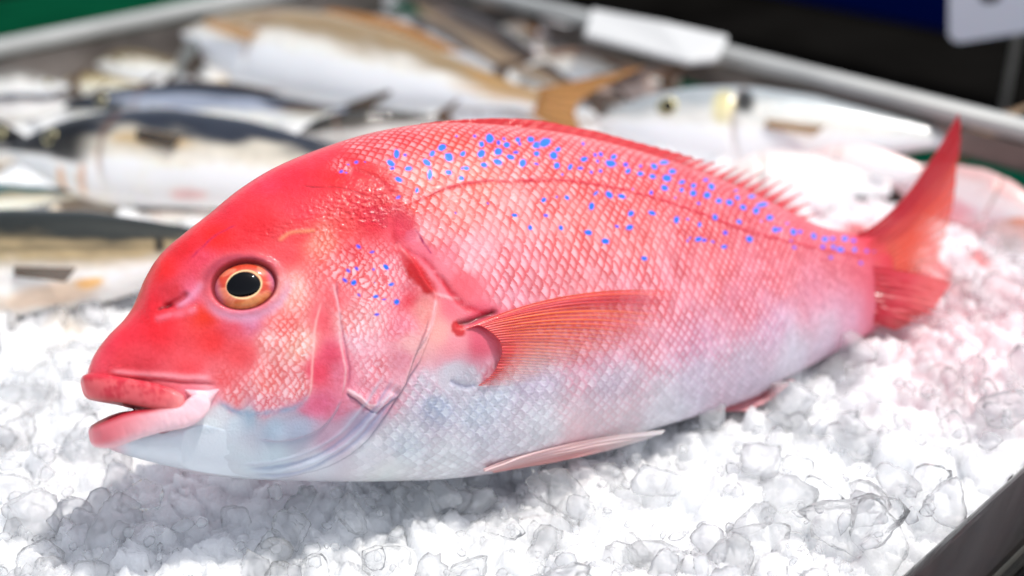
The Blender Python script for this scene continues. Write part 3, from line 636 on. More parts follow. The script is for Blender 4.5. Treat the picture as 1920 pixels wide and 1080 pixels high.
# caudal fin: two lobes
def cau_col(S, T, R):
    k = mix(lin([200, 14, 40])[None], lin([234, 90, 62])[None], smooth(.12, .6, S + .15 * fbm(S * 20, T * 3)))
    return mix(k, lin([240, 150, 120])[None], smooth(.45, 1, S) * smooth(.35, 1, T) * .6)
def cau_al(S, T, R): return np.clip(1 - .75 * smooth(.25, 1, S) * smooth(.3, .95, T) - .35 * (1 - R) * smooth(.3, .8, T), .08, 1)
fin('caudal_fin', [fpt(1606, 440, 5), fpt(1628, 466, 7.5), fpt(1640, 500, 8.2), fpt(1650, 540, 7)],
    [fpt(1797, 214, 4), fpt(1800, 262, -2), fpt(1792, 335, -5), fpt(1776, 425, -6), fpt(1752, 510, -5)],
    cau_col, cau_al, nrays=12, na=130, nj=70, ridge=.0008, bulge=-.002, thick=.0008, seed=5,
    fr=[fpt(1706, 400, 3), fpt(1716, 410, 1), fpt(1720, 440, -1), fpt(1716, 470, -2), fpt(1706, 505, -2)])
def cau2_col(S, T, R): return mix(lin([220, 50, 70])[None], lin([236, 110, 112])[None], smooth(.2, .9, T + .4 * fbm(S * 20, T * 3)))
fin('caudal_fin', [fpt(1634, 500, 9.2), fpt(1636, 540, 9.2), fpt(1638, 570, 8.4), fpt(1634, 606, 6)],
    [fpt(1782, 532, 10), fpt(1764, 560, 14), fpt(1750, 588, 16), fpt(1722, 602, 14), fpt(1692, 610, 8)],
    cau2_col, lambda S, T, R: np.clip(1 - .3 * smooth(.5, 1, T), 0, 1), nrays=10, na=90, nj=40, ridge=.0008, bulge=.003, thick=.0008, seed=9, spiky=.15)
# pelvic fin
def pel_col(S, T, R):
    k = mix(lin([240, 206, 206])[None], lin([232, 170, 166])[None], smooth(.3, .9, S)); return mix(k, lin([240, 232, 232])[None], smooth(.5, 1, T))
fin('pelvic_fin', [on(905, 868, 4), fpt(915, 880, 14), fpt(930, 886, 8)],
    [fpt(1246, 806, 17), fpt(1236, 814, 17), fpt(1200, 826, 16)], pel_col, lambda S, T, R: np.clip(1.0 - .25 * T, 0, 1), nrays=5, na=50, nj=80, ridge=.0005, thick=.0012,
    fr=[fpt(1060, 822, 22), fpt(1080, 848, 22), fpt(1060, 866, 18)])
fin('anal_fin', [fpt(1335, 770, 3), fpt(1390, 752, 3), fpt(1450, 722, 3)], [fpt(1400, 772, 8), fpt(1440, 752, 8), fpt(1490, 712, 6)],
    red_col((226, 120, 130), (236, 160, 165), (240, 190, 195)), lambda S, T, R: np.ones_like(S), nrays=8, na=60, nj=20)
# ==MARK==

# ================================================================== CRUSHED ICE
# terrain: a bed of ice that the fish has sunk into
Wb = FO + PB[:, 0:1] * fd + PB[:, 1:2] * fv + PB[:, 2:3] * fn
Wb3 = Wb.reshape(NS, NR, 3)[::10]
low = Wb3[np.arange(Wb3.shape[0]), np.argmin(Wb3[:, :, 2], axis=1)]       # lowest line of the body
eA = np.array([.7147, .6994]); eB = np.array([.6985, -.7156])               # the two directions of the tray's sides
pL = ground(0, 82, .042)[:2]; pR = ground(1340, 92, .042)[:2]; pF = ground(1672, 1080, .004)[:2]
M2 = np.stack([eA, -eB], 1); kk = np.linalg.solve(M2, pR - pL); C0 = pL + eA * kk[0]           # far corner of the tray
wid = (pF - C0) @ eB                                                       # tray width along eB
LEN = 1.9
def tray_uv(x, y): return (C0[0] - x) * eA[0] + (C0[1] - y) * eA[1], (x - C0[0]) * eB[0] + (y - C0[1]) * eB[1]
def terrain(x, y):
    # coordinates along and across the fish
    q = (x - FO[0]) * fd[0] + (y - FO[1]) * fd[1]; r = -(x - FO[0]) * fd[1] + (y - FO[1]) * fd[0]
    z = -.012 + .010 * fbm(x * 9 + 3, y * 9, o=3) + .006 * fbm(x * 30, y * 30, o=2)
    z = z + .018 * smooth(.12, .33, q) + .012 * smooth(.18, .42, x) * smooth(.62, .3, y)          # the bed climbs to the right
    # a ridge in the foreground and the hollow behind it
    rx, ry = ground(820, 990)[:2]
    z = z + .016 * np.exp(-((x - .10) / .14) ** 2 - ((y - .352) / .035) ** 2)
    z = z - .010 * np.exp(-((x + .085) / .06) ** 2 - ((y - .352) / .05) ** 2)
    ta_, tb_2 = tray_uv(x, y); z = z - .022 * smooth(.12, .02, ta_) * smooth(.0, .2, x) - .02 * smooth(.1, 0, ta_)
    # hollow under the body
    lz = np.interp(q, (low - FO) @ fd, low[:, 2])
    under = smooth(.050, .018, np.abs(r - .012)) * smooth(-.10, -.04, q) * smooth(.34, .29, q)
    z = z * (1 - under) + np.minimum(z, lz + .001) * under
    return z
_ux = np.linspace(-.30, .35, 131); _uy = np.linspace(.3, .8, 101); under_z = np.full((131, 101), 9.0)
_i = np.clip(((Wb[::7, 0] + .30) / .005).round().astype(int), 0, 130); _j = np.clip(((Wb[::7, 1] - .3) / .005).round().astype(int), 0, 100)
np.minimum.at(under_z, (_i, _j), Wb[::7, 2])
def ceiling_z(x, y):
    i = ((x + .30) / .005).round().astype(int); j = ((y - .3) / .005).round().astype(int); ok = (i >= 0) & (i < 131) & (j >= 0) & (j < 101)
    return np.where(ok, under_z[np.clip(i, 0, 130), np.clip(j, 0, 100)], 9.0)
def ice_mat(name, trans, rough, tint=(.93, .955, .97), sss=.6, bs=160, sscale=.026):
    m, nt, b = mat_base(name)
    b.inputs['Base Color'].default_value = (*tint, 1); b.inputs['Roughness'].default_value = rough; b.inputs['IOR'].default_value = 1.31
    b.inputs['Subsurface Weight'].default_value = sss; b.inputs['Subsurface Radius'].default_value = (1, 1, 1); b.inputs['Subsurface Scale'].default_value = sscale
    if trans is not None:
        a = attr(nt, 'clear', 'Fac'); b.inputs['Transmission Weight'].default_value = trans * .08
        tr = N(nt, 'ShaderNodeBsdfTransparent'); gl = N(nt, 'ShaderNodeBsdfGlossy'); gl.inputs['Roughness'].default_value = .06
        fr = N(nt, 'ShaderNodeFresnel'); fr.inputs['IOR'].default_value = 1.10; mg = N(nt, 'ShaderNodeMixShader'); mx = N(nt, 'ShaderNodeMixShader')
        nt.links.new(fr.outputs[0], mg.inputs[0]); nt.links.new(tr.outputs[0], mg.inputs[1]); nt.links.new(gl.outputs[0], mg.inputs[2])
        nt.links.new(a, mx.inputs[0]); nt.links.new(b.outputs[0], mx.inputs[1]); nt.links.new(mg.outputs[0], mx.inputs[2])
        nt.links.new(mx.outputs[0], nt.nodes['Material Output'].inputs[0])
    tc = N(nt, 'ShaderNodeTexCoord')
    no = N(nt, 'ShaderNodeTexNoise'); no.inputs['Scale'].default_value = bs; no.inputs['Detail'].default_value = 5; no.inputs['Roughness'].default_value = .6
    n3 = N(nt, 'ShaderNodeTexVoronoi'); n3.inputs['Scale'].default_value = bs * 3.0
    nt.links.new(tc.outputs['Object'], no.inputs['Vector']); nt.links.new(tc.outputs['Object'], n3.inputs['Vector'])
    b1 = N(nt, 'ShaderNodeBump'); b1.inputs['Strength'].default_value = .5; b1.inputs['Distance'].default_value = .0022
    b2 = N(nt, 'ShaderNodeBump'); b2.inputs['Strength'].default_value = .35; b2.inputs['Distance'].default_value = .0006
    nt.links.new(no.outputs[0], b1.inputs['Height']); nt.links.new(n3.outputs[0], b2.inputs['Height'])
    nt.links.new(b1.outputs[0], b2.inputs['Normal']); nt.links.new(b2.outputs[0], b.inputs['Normal'])
    if trans is not None:
        nt.links.new(b2.outputs[0], fr.inputs['Normal']); nt.links.new(b2.outputs[0], gl.inputs['Normal'])
    r = N(nt, 'ShaderNodeMapRange'); r.inputs['To Min'].default_value = rough * .4; r.inputs['To Max'].default_value = rough * 1.9
    nt.links.new(no.outputs[0], r.inputs['Value']); nt.links.new(r.outputs[0], b.inputs['Roughness'])
    return m, nt, b
M_ICE, nt, b = ice_mat('crushed_ice', 1, .16, sss=.7, sscale=.005)
# pink melt-water stains near the tail and behind the fish
tc = N(nt, 'ShaderNodeTexCoord'); no = N(nt, 'ShaderNodeTexNoise'); no.inputs['Scale'].default_value = 22
nt.links.new(tc.outputs['Object'], no.inputs['Vector'])
nt.links.new(attr(nt, 'stain'), b.inputs['Base Color'])
M_SNOW = ice_mat('packed_ice', None, .17, sss=1.0, bs=220)[0]
nt = M_SNOW.node_tree; nt.links.new(attr(nt, 'stain'), nt.nodes['Principled BSDF'].inputs['Base Color'])
M_CLEAR = ice_mat('clear_ice', 1, .10, bs=110, sss=.7, sscale=.005)[0]
def stain(x, y):
    base = np.tile(np.array([.87, .885, .90]), (len(x), 1))
    t = smooth(.12, .22, x) * smooth(.45, .55, y) * (1 - smooth(1.0, 1.3, y))
    n_ = smooth(-.25, .35, fbm(x * 14 + 2, y * 14, o=3))
    c = mix(base, np.array([.82, .58, .61])[None], t * (.35 + .65 * n_))
    s2 = smooth(.16, .4, fbm(x * 30 + 12, y * 30, o=3)) * smooth(.5, .9, t)
    c = mix(c, np.array([.75, .16, .16])[None], s2 * .8)
    t3 = smooth(-.14, -.2, x) * smooth(.55, .62, y) * smooth(.1, .3, fbm(x * 20, y * 20 + 5, o=2)); return mix(c, np.array([.70, .52, .30])[None], t3 * .6)
def facets(x, y, cell, seed, tilt=1.0):
    """broken-ice relief: every cell is a tilted facet with its own height"""
    px, py = x / cell, y / cell; ix, iy = np.floor(px), np.floor(py); f1 = np.full(x.shape, 9.0); f2 = np.full(x.shape, 9.0); val = np.zeros(x.shape)
    for a in (-1, 0, 1):
        for b_ in (-1, 0, 1):
            cx, cy2 = ix + a, iy + b_; jx, jy = hsh(cx + seed, cy2), hsh(cx, cy2 + seed + 31)
            dx, dy = px - cx - jx, py - cy2 - jy; d_ = np.hypot(dx, dy)
            h_ = hsh(cx + 5 * seed, cy2 + 9) + tilt * ((hsh(cx + 7, cy2 + seed) - .5) * dx + (hsh(cx + 11, cy2 + 3 * seed) - .5) * dy) - .12 * d_ * d_
            m_ = d_ < f1; f2 = np.where(m_, f1, np.minimum(f2, d_)); val = np.where(m_, h_, val); f1 = np.where(m_, d_, f1)
    return val - .45 * smooth(.16, 0, f2 - f1)
def bed(x, y):
    wx = x + .0035 * fbm(x * 110, y * 110, o=3); wy = y + .0035 * fbm(x * 110 + 40, y * 110, o=3)
    big = np.maximum(facets(wx, wy, .021, 3, 1.6), facets(wx + .31, wy + .17, .017, 8, 1.6) - .12)
    z = .0085 * (big - .6) + .0030 * facets(wx + .7, wy, .0085, 14, 2.2) + .0007 * facets(wx, wy + .3, .0036, 22, 2.4) + .0006 * fbm(x * 700, y * 700, o=3)
    return terrain(x, y) - .004 + z
def sheet(x0, x1, nx, y0, y1, ny, hole=None, drop=0.0):
    gx = np.linspace(x0, x1, nx); gy = np.linspace(y0, y1, ny); GX, GY = np.meshgrid(gx, gy, indexing='ij')
    ta, tb = tray_uv(GX, GY); inside_ = (ta > .004) & (tb > .004) & (tb < wid - .004)
    GZ = bed(GX, GY) - .010 * smooth(.1, 0, wid - tb) - drop
    cz = ceiling_z(GX, GY) - .0005; GZ = np.minimum(GZ, np.where(cz > 5, GZ, cz))
    if hole is not None: inside_ &= ~((GX > hole[0]) & (GX < hole[1]) & (GY > hole[2]) & (GY < hole[3]))
    F = grid_faces(nx, ny); F = F[inside_.ravel()[F].all(1)][:, ::-1]
    used = np.unique(F); mp = np.zeros(nx * ny, int); mp[used] = np.arange(len(used))
    V = np.stack([GX.ravel(), GY.ravel(), GZ.ravel()], 1)[used]
    return V, mp[F], stain(V[:, 0], V[:, 1])
a_ = sheet(-.275, .37, 920, .30, .72, 600); b_2 = sheet(-.5, 1.05, 470, .22, 1.38, 350, (-.270, .365, .305, .715), .001)
packed = mesh_obj('packed_ice', np.r_[a_[0], b_2[0]], np.r_[a_[1], b_2[1] + len(a_[0])], M_SNOW, None, {'stain': np.r_[a_[2], b_2[2]]})
tag(packed, 'packed white bed of fine crushed ice filling the steel tray', 'ice', kind='stuff')

def ico(n):
    import bmesh
    bm = bmesh.new(); bmesh.ops.create_icosphere(bm, subdivisions=n, radius=1)
    V = np.array([q.co[:] for q in bm.verts]); F = np.array([[q.index for q in f.verts] for f in bm.faces]); bm.free(); return V, F
def chunk_shapes(level, count, seed):
    V, F = ico(level); r_ = np.random.default_rng(seed); out = []
    for k in range(count):
        n_ = r_.normal(size=(int(r_.integers(7, 13)), 3)); n_ /= np.linalg.norm(n_, axis=1, keepdims=True)
        d_ = r_.uniform(.55, 1.0, len(n_)); c = V @ n_.T
        rr2 = np.where(c > .05, d_ / np.maximum(c, .05), 9.0)
        kx = 60.0; r = -np.log(np.exp(-kx * np.minimum(rr2, 3)).sum(1)) / kx            # smooth minimum: worn facets
        r = np.clip(r, .25, 1.35)
        P = V * r[:, None]
        P = P * (1 + .30 * fbm(P[:, 0] * 2.2 + k * 7, P[:, 1] * 2.2, P[:, 2] * 2.2, o=4 if level > 2 else 2))[:, None]
        if level > 3: P = P * (1 + .10 * fbm(P[:, 0] * 7 + k, P[:, 1] * 7, P[:, 2] * 7, o=3))[:, None]
        out.append(P * r_.uniform([.8, .65, .5], [1.2, 1.0, .85]))
    return out, F
def rotm(n, r_):
    q = r_.normal(size=(n, 4)); q /= np.linalg.norm(q, axis=1, keepdims=True); w, x, y, z = q.T
    return np.stack([1 - 2 * (y * y + z * z), 2 * (x * y - z * w), 2 * (x * z + y * w), 2 * (x * y + z * w), 1 - 2 * (x * x + z * z), 2 * (y * z - x * w),
                     2 * (x * z - y * w), 2 * (y * z + x * w), 1 - 2 * (x * x + y * y)], 1).reshape(n, 3, 3)
_fq = lambda x, y: ((x - FO[0]) * fd[0] + (y - FO[1]) * fd[1], -(x - FO[0]) * fd[1] + (y - FO[1]) * fd[0])
def scatter(level, shapes, pts, sizes, sink, seed, clear_fn):
    """ice lumps laid on the bed; returns arrays for one mesh"""
    S_, F = chunk_shapes(level, shapes, seed); r_ = np.random.default_rng(seed + 1)
    R_ = rotm(len(pts), r_); idx = r_.integers(0, shapes, len(pts)); nv = len(S_[0])
    V = np.einsum('nij,nvj->nvi', R_, np.array(S_)[idx]) * sizes[:, None, None]
    z = terrain(pts[:, 0], pts[:, 1]) + sizes * sink(r_, len(pts))
    cz = np.minimum.reduce([ceiling_z(pts[:, 0] + a * sizes, pts[:, 1] + b2 * sizes) for a, b2 in ((0, 0), (0, .8), (.6, .4), (-.6, .4))]); z = np.minimum(z, cz - .75 * sizes)
    V[:, :, 0] += pts[:, 0:1]; V[:, :, 1] += pts[:, 1:2]; V[:, :, 2] += z[:, None]
    FF = (F[None] + (np.arange(len(pts)) * nv)[:, None, None]).reshape(-1, 3)
    st = np.repeat(stain(pts[:, 0], pts[:, 1]), nv, 0); cl = np.repeat(clear_fn(r_, len(pts)), nv)
    return V.reshape(-1, 3), FF, st, cl
def seeds(n, x0, x1, y0, y1, seed, dens=None):
    r_ = np.random.default_rng(seed); p = np.stack([r_.uniform(x0, x1, n), r_.uniform(y0, y1, n)], 1)
    a, b_ = tray_uv(p[:, 0], p[:, 1]); k = (a > .03) & (b_ > .03) & (b_ < wid - .014)
    vis = np.abs(p[:, 0]) < .03 + .50 * p[:, 1]                            # only what the photo's corner of the tray shows, with a margin
    q, r = _fq(p[:, 0], p[:, 1])
    k &= vis & ~((q > -.10) & (q < .29) & (r > .03) & (r < .085))
    return p[k]
parts_ = []
p = seeds(420, -.26, .36, .30, .68, 11); sz = np.random.default_rng(3).gamma(4, .0013, len(p)) + .004
q_, r_f = _fq(p[:, 0], p[:, 1]); nearfish = (q_ > -.1) & (q_ < .26) & (r_f > -.03)
sz = np.where(nearfish, np.minimum(sz, .009), sz)
parts_.append(scatter(3, 26, p, sz, lambda r_, n: r_.uniform(-.5, .1, n), 21, lambda r_, n: r_.uniform(.74, .93, n)))
p = seeds(1500, -.26, .36, .30, .66, 12); sz = np.random.default_rng(4).gamma(3, .0005, len(p)) + .0009
parts_.append(scatter(2, 16, p, sz, lambda r_, n: r_.uniform(-.3, 1.0, n), 31, lambda r_, n: r_.uniform(.6, .9, n)))
p = seeds(200, -.5, .75, .60, 1.38, 13); sz = np.random.default_rng(5).gamma(5, .0011, len(p)) + .003
parts_.append(scatter(2, 16, p, sz, lambda r_, n: r_.uniform(-.5, .2, n), 41, lambda r_, n: r_.uniform(.0, .1, n)))
VV, FFs, SS, CC, off = [], [], [], [], 0
for V_, F_, s_2, c_2 in parts_:
    VV.append(V_); FFs.append(F_ + off); SS.append(s_2); CC.append(c_2); off += len(V_)
lumps = mesh_obj('crushed_ice', np.concatenate(VV), np.concatenate(FFs), M_ICE, None, {'stain': np.concatenate(SS), 'clear': np.concatenate(CC)})
tag(lumps, 'loose glassy lumps and crumbs of crushed ice covering the tray', 'ice', kind='stuff')
# single large clear lumps that stand out
LUMPS = [(1045, 925, 52, 'big clear lump of ice standing in the middle foreground'), (785, 950, 46, 'clear rounded ice lump in the shade below the fish belly'),
         (655, 965, 38, 'half clear ice lump left of the rounded one below the belly'), (835, 925, 34, 'pointed ice lump sticking up just under the belly edge'),
         (1335, 775, 36, 'small angular ice lump touching the fish flank'), (265, 930, 38, 'clear ice lump in front of the lower jaw'),
         (545, 1000, 44, 'flat glassy ice lump in the shaded hollow in front'), (940, 985, 34, 'milky ice lump beside the big clear foreground lump'),
         (1230, 905, 50, 'broad white ice lump in front of the pelvic fin'), (1630, 960, 40, 'clear ice lump near the front steel rail'),
         (1480, 740, 44, 'white ice lump leaning on the rear belly'), (1600, 655, 50, 'white ice lump below the tail stalk'), (60, 950, 50, 'dull grey ice lump at the left edge of the ice')]
SH, LF = chunk_shapes(4, len(LUMPS), 77)
for k, (x, y, r, lab) in enumerate(LUMPS):
    g_ = ground(x, y, -.004); zz = terrain(g_[None, 0], g_[None, 1])[0]; g_ = ground(x, y, zz + .006)
    s_3 = r * np.linalg.norm(g_ - cC) / FPX * 1.0
    o = mesh_obj('ice_lump', SH[k] * s_3, LF, M_CLEAR, None, {'stain': stain(np.full(len(SH[k]), g_[0]), np.full(len(SH[k]), g_[1])), 'clear': np.full(len(SH[k]), .9 if 'clear' in lab or 'glassy' in lab else .72)})
    o.location = g_; o.rotation_euler = (random.uniform(-.5, .5), random.uniform(-.5, .5), random.uniform(0, 6)); tag(o, lab, 'ice lump', 'large lumps of ice')
nt = M_CLEAR.node_tree; nt.links.new(attr(nt, 'stain'), nt.nodes['Principled BSDF'].inputs['Base Color'])

# ================================================================== STEEL TRAY
M_STEEL = plain_mat('brushed_steel', (.55, .53, .50), rough=.32, metal=.9, noise=(14, .6, (1, 1, 8)), bscale=40, bstr=.06)
M_RAIL = plain_mat('pale_steel_rail', (.46, .46, .44), rough=.5, metal=.2, noise=(20, .85), bscale=50, bstr=.05)
M_DARK = plain_mat('steel_dark_reflection', (.007, .005, .004), rough=.13, metal=0, noise=(30, .2, (1, 9, 1)), bscale=30, bstr=.08)  # streaky reflection of the dark market, painted into the steel's colour
M_GREEN = plain_mat('green_plastic', (.006, .16, .085), rough=.4, noise=(12, .7))
M_WALL = plain_mat('dull_steel_wall', (.22, .19, .17), rough=.42, metal=.5, noise=(18, .45), bscale=40, bstr=.1)
def bevel_profile_bar(name, a, b_, prof, mat, parent, seg=2):
    """extrude a rounded profile (across, up) from point a to b_ (xyz); across = right of the walking direction"""
    a, b_ = np.array(a, float), np.array(b_, float); t = b_ - a; L = np.linalg.norm(t); t /= L
    ac = np.cross(t, [0, 0, 1.]); ac /= np.linalg.norm(ac)
    n_ = len(prof); V = [p0 + ac * x + np.array([0, 0, z]) for p0 in (a, b_) for x, z in prof]
    F = [[i, (i + 1) % n_, n_ + (i + 1) % n_, n_ + i] for i in range(n_)] + [list(range(n_))[::-1], list(range(n_, 2 * n_))]
    return mesh_obj(name, np.array(V), F, mat, parent, None, False)
def rounded(w, h, r, k=5, x0=0, z0=0):
    P = []
    for cx, cz, a0 in [(w - r, h - r, 0), (r, h - r, 90), (r, r, 180), (w - r, r, 270)]:
        for i in range(k + 1):
            q = math.radians(a0 + 90 * i / k); P.append((x0 + cx + r * math.cos(q), z0 + cz + r * math.sin(q)))
    return P
M_DARK.node_tree.nodes['Principled BSDF'].inputs['Specular IOR Level'].default_value = .25
C3 = np.array([*C0, 0]); A3 = np.array([*eA, 0]); B3 = np.array([*eB, 0])
tray = empty('steel_tray', Matrix.Identity(4), 'shallow steel display tray with pale rolled rim holding the ice and fish', 'tray')
Lc = C3 - A3 * LEN; Rc = C3 + B3 * wid; Fc = Rc - A3 * LEN
zt = .042
# rims: left-far, right-far, front-right (walk so that 'across' points out of the tray)
def rim(nm, a, b_, out, z, w, h, mat, lift=0):
    t = (b_ - a) / np.linalg.norm(b_ - a); ac = np.cross(t, [0, 0, 1.])
    if ac @ out < 0: a, b_ = b_, a
    o = bevel_profile_bar(nm, a + [0, 0, z], b_ + [0, 0, z], rounded(w * (.75 if mat is M_RAIL else 1), h, min(w, h) * .42, x0=0, z0=-h), mat, tray)
    for p_ in o.data.polygons: p_.use_smooth = len(p_.vertices) == 4
    return o
rim('rim', Lc, C3, -B3, zt, .026, .012, M_RAIL)
rim('rim', C3 + B3 * .002, Rc, A3, zt, .026, .012, M_RAIL)
def wall(a, b_, z0, z1, inward, mat, th=.002, nm='side_wall'):
    V = [a + [0, 0, z0], b_ + [0, 0, z0], b_ + [0, 0, z1], a + [0, 0, z1]]; V = V + [q - inward * th for q in V]
    return mesh_obj(nm, np.array(V), [[0, 1, 2, 3], [7, 6, 5, 4], [0, 4, 5, 1], [1, 5, 6, 2], [2, 6, 7, 3], [3, 7, 4, 0]], mat, tray, None, False)
wall(Lc, C3 - A3 * .003, -.06, zt - .0125, B3, M_WALL); wall(C3 + B3 * .003, Rc - B3 * .003, -.06, zt - .0125, -A3, M_WALL)
wall(Fc, Rc - A3 * .003, -.06, -.010, -B3, M_WALL)
wall(C3 + B3 * .006 - A3 * .003, Rc - B3 * .006 - A3 * .003, -.004, .011, -A3, M_GREEN, th=.0025, nm='edge_strip')
rim('front_rim', Fc, Rc - A3 * .003, B3, .004, .030, .014, M_DARK)
rim('front_rim', Fc + B3 * .032, Rc + B3 * .032 - A3 * .003, B3, -.003, .006, .012, M_RAIL)
fl = [Lc + [0, 0, -.062], C3 + [0, 0, -.062], Rc + [0, 0, -.062], Fc + [0, 0, -.062]]
mesh_obj('tray_floor', np.array(fl + [q + [0, 0, -.003] for q in fl]), [[0, 3, 2, 1], [4, 5, 6, 7], [0, 1, 5, 4], [1, 2, 6, 5], [2, 3, 7, 6], [3, 0, 4, 7]], M_STEEL, tray, None, False)
def box(name, c, ex, ey, ez, mat, parent=None, rz=0, bev=.004):
    import bmesh
    bm = bmesh.new(); bmesh.ops.create_cube(bm, size=1); 
    for q in bm.verts: q.co = Vector((q.co.x * ex, q.co.y * ey, q.co.z * ez))
    bmesh.ops.bevel(bm, geom=bm.edges[:], offset=bev, segments=3, affect='EDGES', profile=.5)
    me = bpy.data.meshes.new(name); bm.to_mesh(me); bm.free(); me.materials.append(mat)
    o = bpy.data.objects.new(name, me); COL.objects.link(o); o.location = tuple(c); o.rotation_euler = (0, 0, rz)
    if parent is not None: o.parent = parent
    return o
rzA = math.atan2(eA[1], eA[0]); rzB = math.atan2(eB[1], eB[0])
# green crate beyond the left rim
gm = pL + eA * .1 - eB * .115
go = box('green_crate', (gm[0], gm[1], -.04), .9, .17, .14, plain_mat('green_crate_plastic', (.002, .055, .024), rough=.45, noise=(8, .6)), rz=rzA, bev=.008)
tag(go, 'dark green plastic crate standing beyond the left rim of the tray', 'crate')
# table under the tray and dim market beyond
tb_ = C3 - A3 * LEN / 2 + B3 * wid / 2
to = box('stall_table', (tb_[0], tb_[1], -.09), LEN + .25, wid + .1, .04, plain_mat('dark_table', (.03, .03, .032), rough=.5), rz=rzA); tag(to, 'dark table top under the steel tray', 'table')
flo = mesh_obj('floor', np.array([[-8, -6, -.9], [9, -6, -.9], [9, 14, -.9], [-8, 14, -.9]], float), [[0, 1, 2, 3]], plain_mat('wet_dark_floor', (.004, .004, .005), rough=.6, noise=(2, .5)), None, None, False)
tag(flo, None, None, kind='structure')
q = ground(1560, 60, -.05)
co = box('dark_counter', (q[0] + .02, q[1] + .24, -.12), 1.4, .42, .10, plain_mat('dark_counter_paint', (.006, .0055, .005), rough=.55, noise=(9, .4)), rz=rzB, bev=.01)
tag(co, 'long dark counter beyond the right rim of the tray', 'counter')
q = ground(1600, -8, -.02)
o = box('blue_crate', (q[0] + .06, q[1] + .22, -.04), .40, .16, .10, plain_mat('blue_plastic', (.001, .006, .07), rough=.4), rz=rzB, bev=.01); tag(o, 'deep blue plastic crate at the far top edge', 'crate')
# ---- card and paper
M_CARD = plain_mat('white_card', (.78, .78, .86), rough=.5, sss=.1)
zc = .98
def at(x, y, z): return cC + ray(x, y) * z
card = empty('price_card', Matrix.Translation(Vector(at(1850, 75, zc))), 'white price card with rounded corner above the far right rim', 'price card')
w_ = lambda px: px * zc / FPX
def card_mesh():
    P = [(-78, 95)] ; P = [(-92, 130), (-72, 8), (-62, -2), (-48, -5), (130, 24), (160, 150)]
    V = [[w_(x), 0, w_(z)] for x, z in P]; n_ = len(V); V2 = [[a, .0012, c] for a, b2, c in V]
    return np.array(V + V2), [list(range(n_))] + [list(range(n_, 2 * n_))[::-1]] + [[i, n_ + i, n_ + (i + 1) % n_, (i + 1) % n_] for i in range(n_)]
V, F = card_mesh(); cm = mesh_obj('card', V, F, M_CARD, card, None, False)
M_INK = plain_mat('black_ink', (.02, .02, .03), rough=.5)
th_ = np.linspace(0, 2 * math.pi, 25)[:-1]
mesh_obj('ink_mark', np.array([[w_(-8 + 20 * math.cos(a)), -.0006, w_(82 + 12 * math.sin(a))] for a in th_] + [[w_(-8 + 20 * math.cos(a)), -.0002, w_(82 + 12 * math.sin(a))] for a in th_]), [list(range(24)), list(range(24, 48))[::-1]], M_INK, card, None, False)
st_ = box('card_holder', (w_(60), .004, -.06), .006, .004, .17, M_STEEL, card, bev=.001)
# folded white paper lying on the fish and rim
pp = [ground(x, y, z) for x, y, z in [(1095, 62, .05), (1290, 112, .05), (1345, 108, .05), (1366, 66, .06), (1240, 40, .062), (1110, 14, .06)]]
pc = np.mean(pp, 0); n_ = len(pp)
V = [q - pc for q in pp] + [q - pc - [0, 0, .005] for q in pp]
po = mesh_obj('paper_parcel', np.array(V), [list(range(n_)), list(range(n_, 2 * n_))[::-1]] + [[i, n_ + i, n_ + (i + 1) % n_, (i + 1) % n_] for i in range(n_)], plain_mat('white_paper', (.60, .60, .59), rough=.6, bscale=30, bstr=.3), None, None, False)
po.location = tuple(pc); tag(po, 'white folded paper parcel lying against the far right rim', 'paper')
bvm = po.modifiers.new('b', 'BEVEL'); bvm.width = .002; bvm.segments = 3

